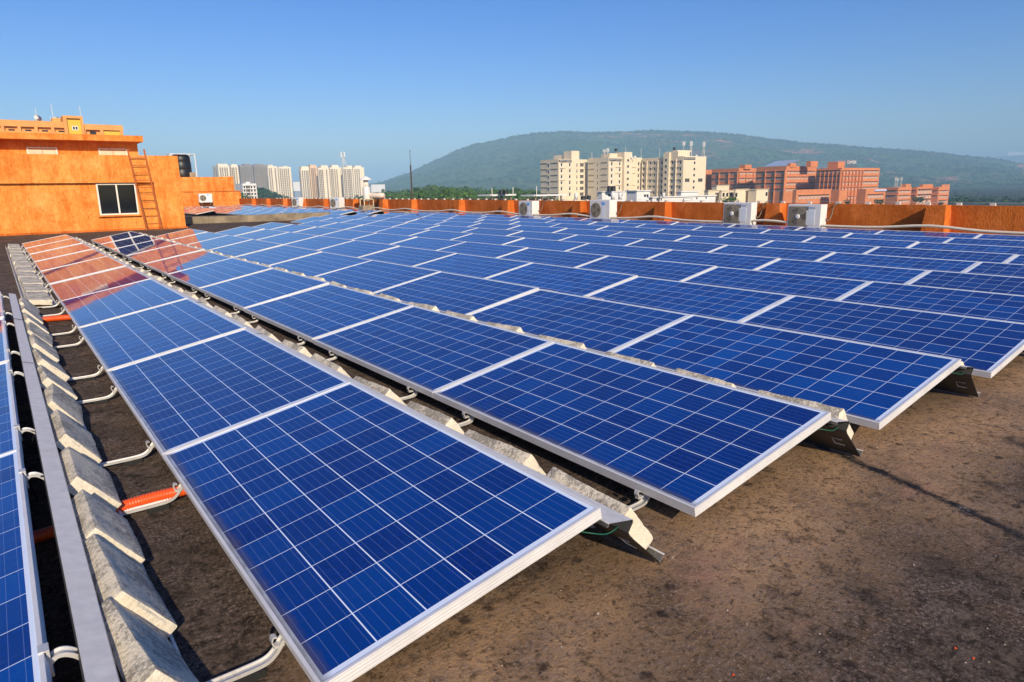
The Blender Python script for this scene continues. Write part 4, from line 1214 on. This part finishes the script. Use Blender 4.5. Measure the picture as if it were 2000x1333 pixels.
MB().box(g.xs(1335), g.xs(1352), g.cy - .1, g.cy, g.z(392.4), g.z(388.6)).build('board', SIGNB, t)
MB().box(g.xs(1336), g.xs(1351), g.cy - .12, g.cy - .101, g.z(391.8), g.z(389.2)).build('plate', SIGNW, t)
def canopy(px0, px1, pt, D, lab):
    g = Block(px0, D, px1, None, pt, 5)
    t = thing('roof_canopy', lab, 'canopy', (0, 0, 0), 'white roof canopies')
    MB().box(g.cx, g.x1, g.cy, g.y1, g.zt - .35, g.zt).build('slab', WHITEW, t)
    for k in range(5):
        x = g.cx + 1 + (g.x1 - g.cx - 2) * k / 4
        MB().box(x - .15, x + .15, g.cy + .6, g.cy + .9, g.zt - 6, g.zt - .351).build('column', KERB, t)
    MB().box(g.cx + 1, g.x1 - 1, g.cy + 3, g.cy + 4.6, g.zt - 6, g.zt - .9).build('core', KERB, t)
canopy(957, 1008, 380.5, 150, 'white slab canopy with a black tank over the parapet beside the wood')
canopy(1043, 1106, 381, 155, 'longer white slab canopy in front of the farthest hostel block')
tank(979, 371.5, 380, 151, 10, 'black tank on the white canopy, nearer the mast')
tank(988, 371.5, 380, 151, 10, 'black tank on the white canopy, nearer the hostels')
pole(961, 368, 381, 150, 'thin pole standing at the corner of the white canopy'); pole(1002, 366, 381, 150, 'taller thin pole at the other corner of the white canopy')
pole(1048, 364, 381, 155, 'thin pole on the longer white canopy')
tank(1125, 377, 391, 140, 6.5, 'tall pale cylinder tank before the farthest hostel', WHITEW, ribs=False)
tank(1139, 383, 391, 140, 10, 'squat black tank before the gap between hostels')
tank(1150, 382, 391, 140, 8, 'second squat black tank nearer the middle hostel')
tank(1190, 363.5, 374, 190, 9, 'black tank on the white block, nearer the parapet mast'); tank(1198, 363.5, 374, 190, 9, 'black tank on the white block, nearer the stair bay')
tank(1197, 376, 390, 160, 8, 'white dome tank in front of the white block', WHITEW, ribs=False); tank(1211, 376, 390, 165, 7, 'white dome tank behind the arched pipes', WHITEW, ribs=False)
tank(1296, 377, 388, 150, 5, 'white upright tank on the long service roof', WHITEW, ribs=False)
def cream_house(pc, pr, pl, pt, lab, py, cols):
    def ex(t, g):
        for p in cols: MB().box(-.6, .6, -.06, 0, -.7, .7).build('window', GLASSF, t, (g.xs(p), g.cy - .004, g.z(py)))
    lowbox('cream_house', lab, pc, 250, pr, pl, pt, CREAM, ex, 'cream low houses')
cream_house(1384, 1409, 1376, 373, 'cream low house against the foot of the sunlit hostel', 380, (1406,))
cream_house(1410, 1437, 1405, 373.5, 'cream low house with a row of windows behind a bush', 381, (1414, 1421, 1429))
cream_house(1437, 1462, 1434, 371, 'cream low house with blank front wall', 381, (1439,))
cream_house(1478, 1501, 1462, 371, 'cream low house with a shaded side next to the terracotta wing', 380, (1498,))
lowbox('cream_house', 'cream upper storey standing behind the row of low houses', 1400, 285, 1424, 1391, 363, CREAM, None, 'cream low houses')

# high-rise clusters far behind
def tower(name_lab, pc, D, pr, pl, pt, mats, cols_s, cols_w, floors, group, crown=None, z_first=None, finpx=()):
    g = Block(pc, D, pr, pl, pt)
    t = thing('apartment_tower', name_lab, 'tower', (0, 0, 0), group)
    b = MB(); g.box(b, -40); roof_wall(b, g, 1.2)
    for (a, c, p) in (crown or ()):
        q = Block(a, D + 6, c, None, p, 10); q.box(b, g.zt + .01)
    b.build('wall', mats, t)
    for p in finpx:
        x = g.xs(p); MB().box(x - .4, x + .4, g.cy - .8, g.cy - .005, -40, g.zt - .5).build('fin', mats, t)
    me = WIN_T
    n = 0; rest = MB()
    for k in range(floors):
        z = g.zt - 1.9 - 2.32 * k
        for p in cols_s:
            if n < 100: link_mesh('window', me, t, (g.xs(p), g.cy - .01, z))
            else: x = g.xs(p); rest.box(x - .75, x + .75, g.cy - .15, g.cy - .01, z - .7, z + .7)
            n += 1
        for p in cols_w:
            if n < 100: link_mesh('window', me, t, (g.cx - .01, g.yw(p), z), (0, 0, R(-90)))
            n += 1
    if rest.v: tag(rest.build('other_windows', GLASSF, t), None, None, None, 'stuff')
    return t, g
b = MB(); b.box(-.78, .78, -.12, 0, -.72, .72, 0); b.box(-1.0, 1.0, -.7, 0, -.95, -.80, 1)
WIN_T = b.mesh('window', [simple('hazy_window', (.20, .18, .165), .6), simple('tower_ledge', (.70, .60, .45), .8)])
GL, GRP = 'tower cluster behind the orange wing', 'tower cluster beside the exhaust vent'
DT = 900.0
tower('cream tower rising behind the orange wing corner with a blank first bay', 430, DT, 452, 419, 326, CREAM2, (434, 438, 443, 447), (422, 426), 18, GL, ((430, 449, 320.5),), None, (440.5, 451))
tower('slim cream tower next to the grey concrete frame', 455, DT + 20, 470, 450, 326, CREAM2, (457, 460, 464.5), (452.5,), 18, GL, ((456, 467, 321.5),), None, (462.5, 469))
tower('grey unfinished concrete tower beside the slim cream tower', 472, DT - 10, 497, 469, 325, GREYC, (475, 479, 483, 488, 493), (), 18, GL, ((481, 494, 320.5),), None, ())
tower('grey concrete tower with strong dark balconies', 499, DT + 10, 524, 496, 324, GREYC, (502, 506, 511, 515, 520), (), 20, GL, ((504, 520, 320.8),), None, ())
tower('cream tower with a zigzag balcony stack beside the grey frames', 526, DT, 545, 524, 327, CREAM2, (529, 533, 540.5), (), 19, GL, ((528, 537, 322.5),), None, (536.5,))
tower('cream tower closing the cluster near the gap of sky', 547, DT + 10, 571, 545, 328, CREAM2, (550, 554, 558, 562, 566), (), 19, GL, ((556, 566, 325),), None, (552, 560, 570))
tower('cream tower at the gap side of the second cluster', 590, DT, 606, 586, 332, CREAM2, (593, 597, 601, 604), (587.5,), 18, GRP, ((592, 606, 325.5),), None, (591, 605))
tower('peach tower with a tall lift head next to the gap-side tower', 608, DT + 15, 622, 606, 327, PEACH, (611, 614, 617.5), (), 19, GRP, ((609, 620, 322.5),), None, (621.5,))
tower('cream tower with shaded balconies second from the peach tower', 624, DT, 645, 622, 330, CREAM2, (626, 629, 632, 640), (), 19, GRP, ((630, 643, 323.5),), None, (635,))
tower('cream tower with a blank rounded corner under the telecom mast', 647, DT + 10, 670, 645, 329, CREAM2, (649, 652, 656, 660), (), 18, GRP, ((651, 664, 322.8),), None, (665, 669))
tower('cream tower with paired balcony stacks behind the telecom mast', 672, DT, 690, 670, 329, CREAM2, (674, 677, 681, 684, 687), (), 18, GRP, ((681, 690, 324),), None, (679,))
tower('cream tower closing the cluster toward the hill foot', 692, DT + 10, 713, 690, 329, CREAM2, (695, 699, 703), (), 18, GRP, ((696, 708, 324),), None, (707, 712))
pole(672, 297, 329, DT, 'tall telecom mast with white drums on the tower roof', r=.8, panel=True, lattice=True, group='telecom masts')
t = [o for o in COL.objects if o.name.startswith('antenna_pole')][-1]; t.scale = (5, 5, 1)
# small white flats, and hazy low blocks
W1 = Block(474, 420, 501, 461, 361)
t = thing('white_flats', 'small white block of flats with balconies just past the orange wing', 'building', (0, 0, 0))
b = MB(); W1.box(b); roof_wall(b, W1, .6); b.box(W1.xs(483), W1.xs(491), W1.cy + 2, W1.cy + 6, W1.zt + .01, W1.z(355.5)); b.build('wall', WHITEW, t)
for py in (366, 373, 380, 387): south(t, W1, W_S, 477, [W1.z(py)]); south(t, W1, W_W, 484, [W1.z(py)]); south(t, W1, W_S, 491, [W1.z(py)]); south(t, W1, W_S, 497, [W1.z(py)]); west(t, W1, W_N, 466, [W1.z(py)])
lowbox('far_flats', 'pale hazy low block in the gap between the tower clusters', 573, 1500, 588, 571, 356, WHITEW)
lowbox('far_shed', 'blue roofed shed in the gap between the tower clusters', 574, 900, 590, 572, 374, simple('blue_sheet_roof', (.25, .33, .45), .6))
lowbox('far_flats', 'pale hazy row of flats at the foot of the hill beside the vent', 725, 1700, 752, 722, 361, WHITEW, None)
lowbox('hilltop_building', 'faint hazy building on the far ridge at the edge of the picture', 1960, 8200, 2030, 1955, 296, WHITEW)

# tall orange balcony building behind the stair building
DB = 105.0
TB = Block(-60, DB, 256, None, 246, 14)
tt = thing('balcony_building', 'tall orange building with yellow balcony bays rising behind the stair building', 'building', (0, 0, 0))
def zb(py, px=120): return hit(px, py, 1, TB.cy).z
b = MB()
zroof = zb(250)
b.box(TB.cx, TB.x1, TB.cy + .55, TB.y1, -18, zb(248)); 
b.box(TB.cx, TB.xs(143), TB.cy, TB.cy + .545, zb(250), zb(238)); b.box(TB.xs(182), TB.x1, TB.cy, TB.cy + .545, zb(252), zb(241))
bays = [-25, -2, 25, 57, 89, 121, 150]
for p in bays[:-1]: b.box(TB.xs(p) - .22, TB.xs(p) + .22, TB.cy + .02, TB.cy + .545, zb(275), zb(250) - .003)
for p in (181, 214.5, 252): b.box(TB.xs(p) - .25, TB.xs(p) + .25, TB.cy + .02, TB.cy + .545, zb(275), zb(252) - .003)
b.box(TB.cx, TB.xs(150), TB.cy + .05, TB.cy + .545, zb(290), zb(258.5)); b.box(TB.xs(182), TB.xs(214), TB.cy + .05, TB.cy + .545, zb(290), zb(262.5))
b.box(TB.xs(143), TB.xs(150), TB.cy - .3, TB.cy + 4, zb(290), zb(226)); b.box(TB.xs(176), TB.xs(181), TB.cy - .3, TB.cy + 4, zb(290), zb(226)); b.box(TB.xs(150) + .001, TB.xs(176) - .001, TB.cy - .3, TB.cy + 4, zb(231), zb(226) - .003)
b.box(TB.xs(126), TB.xs(142), TB.cy + 3, TB.cy + 7, zb(250), zb(228))
b.build('wall', STUCCO_FAR, tt)
MB().box(TB.xs(150) + .002, TB.xs(176) - .002, TB.cy + .1, TB.cy + 3, zb(290), zb(231) - .003).build('yellow_panel', YELLOW, tt)
b = MB(); b.box(TB.xs(216), TB.xs(250), TB.cy + .3, TB.cy + .545, zb(290), zb(254))
b.build('yellow_panel', YELLOW, tt)
window(tt, TB.xs(158.5), TB.xs(170.5), zb(254), zb(245.5), TB.cy + .09, .12, True)
for p0, p1 in ((3, 14), (36, 48), (68, 80), (100, 112), (132, 143), (192, 204)):
    MB().box(TB.xs(p0), TB.xs(p1), TB.cy + .48, TB.cy + .549, zb(262), zb(255)).build('window', GLASSF, tt)
def dish(px, py, rpx, lab):
    p = hit(px, py, 1, TB.cy + 4); r = 1.2 * rpx * DB / FPX
    t = thing('satellite_dish', lab, 'satellite dish', p, 'roof dishes')
    b = MB().lathe([(r, .25 * r), (r * .75, .10 * r), (r * .4, 0), (.02, -.02), (.02, -.06), (r * .4, -.05), (r * .75, .05 * r), (r, .22 * r)], (0, 0, 0), 20, 0, True)
    o = b.build('reflector', WHITEP, t, (0, 0, 0), (R(75), 0, R(25)))
    MB().tube([(0, .1, -r * 1.6), (0, .1, 0)], .04, 0, 6).build('post', WHITEP, t)
    MB().tube([(0, -r * .9, -.1), (0, -r * .3, -.2)], .06, 0, 6).build('feed', SIGNB, t)
dish(73, 232, 6.2, 'round white satellite dish standing highest on the balcony building'); dish(110, 234.5, 5.5, 'white satellite dish half hidden behind the balcony roof edge'); dish(124, 236, 4.5, 'small white dish next to the stair head of the balcony building')
for px, py0, py1, lab in ((72, 212, 232, 'thin white aerial above the highest dish'), (105, 204, 238, 'tall white aerial between the dishes'), (158, 208, 227, 'thin aerial on the yellow stair head'), (100, 229, 240, 'short thin aerial beside the half hidden dish')):
    pole(px, py0, py1, (hit(px, py1, 1, TB.cy + 4) - CAM).dot(FWD), lab, r=.035)

# ================================================================== TERRAIN, HILL, WOODS
gp = MB(); gp.add([(-14000, -3000, GZ), (14000, -3000, GZ), (14000, 14000, GZ), (-14000, 14000, GZ)], [(0, 1, 2, 3)])
tag(gp.build('ground', EARTH), 'dry city ground far below the roof', None, None, 'structure')

RIDGE = [(560, 372), (640, 368), (700, 364), (745, 356), (800, 338), (840, 319), (870, 306), (900, 292.5), (930, 283), (965, 276.5), (1010, 267.5), (1055, 262), (1105, 259.5), (1150, 261.5), (1200, 260.5), (1270, 257.5),
         (1330, 259), (1400, 262), (1450, 266.5), (1500, 273), (1550, 278.5), (1600, 282.5), (1650, 286.5), (1700, 290), (1750, 293), (1800, 297), (1850, 302), (1900, 307), (1950, 313), (2000, 322), (2060, 330), (2150, 342), (2300, 355)]
def ridge_py(px):
    for (a, ya), (c, yc) in zip(RIDGE, RIDGE[1:]):
        if a <= px <= c: return ya + (yc - ya) * (px - a) / (c - a)
    return 362
HX_N, HY_N = 300, 90
NEAR, TOP, FARR = 1900.0, 3900.0, 5400.0
def flat(px): 
    d = ray(px, 366); v = Vector((d.x, d.y)); return v / 1.0
hv, hf = [], []
tufts = []
for i in range(HX_N):
    px = 560 + (2300 - 560) * i / (HX_N - 1)
    d = ray(px, 366)
    dh = Vector((d.x, d.y))
    zr = CAM.z + ray(px, ridge_py(px)).z * TOP
    for j in range(HY_N):
        s = j / (HY_N - 1)
        D = NEAR + (FARR - NEAR) * s
        if D <= TOP:
            u = (D - NEAR) / (TOP - NEAR); f = u ** 1.35 * (1.2 - 0.2 * u)
        else:
            u = (FARR - D) / (FARR - TOP); f = u * u * (3 - 2 * u)
        x, y = CAM.x + dh.x * D, CAM.y + dh.y * D
        nz = mnoise.fractal(Vector((x * .0020, y * .0020, 0)), 1.0, 2.1, 5)
        h = GZ + (zr - GZ) * f
        amp = 44 * math.sin(math.pi * min(1, f * .98)) * (1 if D < TOP else .4)
        h += nz * amp * min(1, (zr - GZ) / 120)
        if D >= NEAR + 30 and D <= TOP: h = min(h, CAM.z + (zr - CAM.z) * D / TOP - 1.0 * (TOP - D) / 400) if D > TOP - 350 else h
        hv.append((x, y, h))
for i in range(HX_N - 1):
    for j in range(HY_N - 1):
        a = i * HY_N + j
        hf.append((a, a + HY_N, a + HY_N + 1, a + 1))
hb = MB(); hb.add(hv, hf, 0, True)
tag(hb.build('hill', HILLM), 'long scrub covered hill fading into blue haze', None, None, 'structure')
HV = np.array(hv).reshape(HX_N, HY_N, 3)

# farther faint ridge
fr = MB(); vs = []
keys = [(1880, 330), (1920, 312), (1950, 306), (2000, 303), (2080, 300), (2200, 318), (2400, 350)]
for i in range(60):
    px = 1880 + 520 * i / 59
    for (a, ya), (c, yc) in zip(keys, keys[1:]):
        if a <= px <= c: py = ya + (yc - ya) * (px - a) / (c - a)
    py += 1.2 * mnoise.noise(Vector((px * .05, 3, 0)))
    t0 = at(px, py, 8000); d = ray(px, 366)
    vs += [(CAM.x + d.x * 6500, CAM.y + d.y * 6500, GZ), tuple(t0), (CAM.x + d.x * 9800, CAM.y + d.y * 9800, GZ)]
fr.add(vs, [(3 * i + k, 3 * i + 3 + k, 3 * i + 4 + k, 3 * i + 1 + k) for i in range(59) for k in range(2)], 0, True)
tag(fr.build('far_hill', HILLM), 'faint far ridge beyond the hill', None, None, 'structure')

# foliage: crowns made of many small leaf-clump faces, merged with numpy
def crown_template(seed, nleaf, lobes=7, s0=.09, s1=.19):
    rn = np.random.RandomState(seed)
    cs = rn.normal(size=(lobes, 3)) * np.array([.42, .42, .26]) + np.array([0, 0, .15])
    rad = rn.uniform(.35, .62, lobes)
    k = rn.randint(0, lobes, nleaf)
    d = rn.normal(size=(nleaf, 3)); d /= np.linalg.norm(d, axis=1)[:, None]
    c = cs[k] + d * (rad[k] * rn.uniform(.72, 1.05, nleaf))[:, None]
    nrm = d + rn.normal(size=(nleaf, 3)) * .45; nrm /= np.linalg.norm(nrm, axis=1)[:, None]
    a = np.cross(nrm, rn.normal(size=(nleaf, 3))); a /= np.linalg.norm(a, axis=1)[:, None]
    b_ = np.cross(nrm, a)
    s = rn.uniform(s0, s1, nleaf)[:, None]
    q = np.stack([c + a * s, c + b_ * s * .8, c - a * s, c - b_ * s * .8], 1)
    return q
TPL = [crown_template(k, 170) for k in range(7)]
TPL_S = [crown_template(20 + k, 60, 5, .19, .34) for k in range(5)]
def crowd(name, pts, mat, label, tpls, seed=1):
    rn = np.random.RandomState(seed); qs = []
    for (x, y, z, r, hh) in pts:
        q = tpls[rn.randint(len(tpls))].copy()
        a = rn.uniform(0, 6.28); R2 = np.array([[math.cos(a), -math.sin(a), 0], [math.sin(a), math.cos(a), 0], [0, 0, 1]])
        q = q @ R2.T * np.array([r, r, hh]) + np.array([x, y, z])
        qs.append(q.reshape(-1, 3))
    v = np.concatenate(qs); n = len(v) // 4
    me = bpy.data.meshes.new(name)
    me.vertices.add(len(v)); me.vertices.foreach_set('co', v.astype(np.float32).ravel())
    me.loops.add(len(v)); me.loops.foreach_set('vertex_index', np.arange(len(v), dtype=np.int32))
    me.polygons.add(n); me.polygons.foreach_set('loop_start', np.arange(0, len(v), 4, dtype=np.int32)); me.polygons.foreach_set('loop_total', np.full(n, 4, dtype=np.int32))
    me.materials.append(mat); me.update(calc_edges=True); me.validate()
    return tag(link_mesh(name, me), label, None, None, 'stuff')
def lerp_keys(keys, px):
    for (a, ya), (c, yc) in zip(keys, keys[1:]):
        if a <= px <= c: return ya + (yc - ya) * (px - a) / (c - a)
    return keys[-1][1]
rn = random.Random(4)
pts = []
prof = [(700, 382), (735, 376), (760, 371), (800, 370), (840, 360), (880, 362), (930, 366), (960, 368), (1000, 366), (1060, 372), (1100, 378)]
for k in range(430):
    px = rn.uniform(700, 1100); dd = rn.random() ** .8
    D = 260 + 520 * dd
    top = lerp_keys(prof, px) + rn.uniform(0, 7) * (1 if dd > .5 else 1.5) + (1 - dd) * 9
    p = at(px, top, D); r = rn.uniform(3.5, 6.5) * (D / 400) ** .5
    pts.append((p.x, p.y, p.z - r * .75, r, r * .85))
    if rn.random() < .8: pts.append((p.x + 2, p.y, p.z - r * 2.0, r * 1.2, r))
crowd('wood', pts, LEAF, 'dense green wood at the foot of the hill behind the parapet', TPL, 3)
pts = []
prof = [(470, 370), (500, 362), (520, 366), (545, 378), (580, 385), (640, 386), (700, 384), (730, 384)]
for k in range(330):
    px = rn.uniform(470, 730); D = rn.uniform(620, 1000)
    top = lerp_keys(prof, px) + rn.uniform(0, 4) + (1000 - D) / 80
    p = at(px, top, D); r = rn.uniform(5, 8)
    pts.append((p.x, p.y, p.z - r * .8, r, r * .8)); pts.append((p.x, p.y, p.z - r * 2.2, r * 1.3, r)); pts.append((p.x, p.y, p.z - r * 3.6, r * 1.3, r))
crowd('tree_belt', pts, LEAF_D, 'dark green belt of trees below the tower clusters', TPL_S, 5)
pts = []
for k in range(700):
    px = rn.uniform(1700, 2120); D = rn.uniform(560, 1300)
    top = 370 + rn.uniform(0, 5) + (1300 - D) / 42 + (4 if px < 1860 else 0)
    p = at(px, top, D); r = rn.uniform(5, 8)
    pts.append((p.x, p.y, p.z - r * .8, r, r * .8)); pts.append((p.x, p.y, p.z - r * 2.2, r * 1.3, r))
crowd('far_wood', pts, LEAF_D, 'dark hazy woodland past the last campus block', TPL_S, 6)
# scrub on the hillside
pts = []
ra = np.random.RandomState(8)
for k in range(6500):
    i = ra.uniform(0, HX_N - 1.01); j = (ra.uniform(0, 1) ** .8) * (HY_N - 1) * .56
    i0, j0 = int(i), int(j); fi, fj = i - i0, j - j0
    p = (HV[i0, j0] * (1 - fi) + HV[i0 + 1, j0] * fi) * (1 - fj) + (HV[i0, j0 + 1] * (1 - fi) + HV[i0 + 1, j0 + 1] * fi) * fj
    if mnoise.noise(Vector((p[0] * .0036, p[1] * .0036, 7))) < -0.22: continue
    r = ra.uniform(5.0, 11.0)
    pts.append((p[0], p[1], p[2] + r * .25, r, r * .7))
crowd('hillside_scrub', pts, LEAF_D, 'scrub and small trees covering the hillside', [t[:26] * 1.15 for t in TPL_S], 9)

pts = []
for k in range(900):
    px = ra.uniform(740, 2150); D = 3900 + ra.uniform(-260, 120)
    d = ray(px, 366); zz = CAM.z + ray(px, ridge_py(px)).z * 3900
    r = ra.uniform(7, 15) * (1.5 if ra.rand() < .06 else 1)
    pts.append((CAM.x + d.x * D, CAM.y + d.y * D, zz - abs(D - 3900) * .07 - r * .25, r, r * .7))
crowd('ridge_trees', pts, LEAF_D, 'ragged line of trees along the hill crest', [t[:34] for t in TPL_S], 12)

# bushes by the low houses and campus blocks, each with stem and crown
def bush(px, py, D, r, lab, m=LEAF):
    p = at(px, py, D)
    t = thing('bush', lab, 'bush', (p.x, p.y, GZ), 'bushes among the low houses')
    hgt = p.z - GZ
    MB().lathe([(.22, 0), (.14, hgt * .6), (.06, hgt)], n=7).build('trunk', simple('bark', (.10, .07, .05), .9), t)
    q = TPL[int(px) % 7] * np.array([r, r, r * .85]) + np.array([0, 0, hgt])
    b = MB(); v = q.reshape(-1, 3)
    b.add(v, [(4 * i, 4 * i + 1, 4 * i + 2, 4 * i + 3) for i in range(len(v) // 4)])
    b.build('crown', m, t)
bush(1418, 392, 230, 1.7, 'round dark bush below the row of windows of a cream house'); bush(1431, 391, 230, 1.8, 'second round dark bush beside the blank cream wall')
bush(1795, 392, 440, 4.2, 'dark tree before the narrow-windowed campus block', LEAF_D); bush(1718, 396, 380, 3.2, 'small tree before the blue signboard pavilion', LEAF_D)
bush(1838, 398, 440, 2.6, 'low tree before the last campus block', LEAF_D); bush(478, 388, 300, 3.0, 'small bright tree before the white flats')
bush(1656, 395, 380, 2.4, 'low tree at the foot of the gridded hospital wing', LEAF_D)

# ================================================================== HAZE
hz = MB().box(-14100, 14100, -3100, 14100, GZ - 1.0, 345.0)
m = bpy.data.materials.new('haze_air'); m.use_nodes = True
nt = m.node_tree; nt.nodes.clear()
v = nt.nodes.new('ShaderNodeVolumePrincipled'); o_ = nt.nodes.new('ShaderNodeOutputMaterial')
v.inputs['Color'].default_value = (0.43, 0.73, 1.0, 1)
v.inputs['Density'].default_value = 0.00024
v.inputs['Anisotropy'].default_value = -0.2
nt.links.new(v.outputs['Volume'], o_.inputs['Volume'])
tag(hz.build('haze', m), 'thin blue daytime haze', None, None, 'stuff')
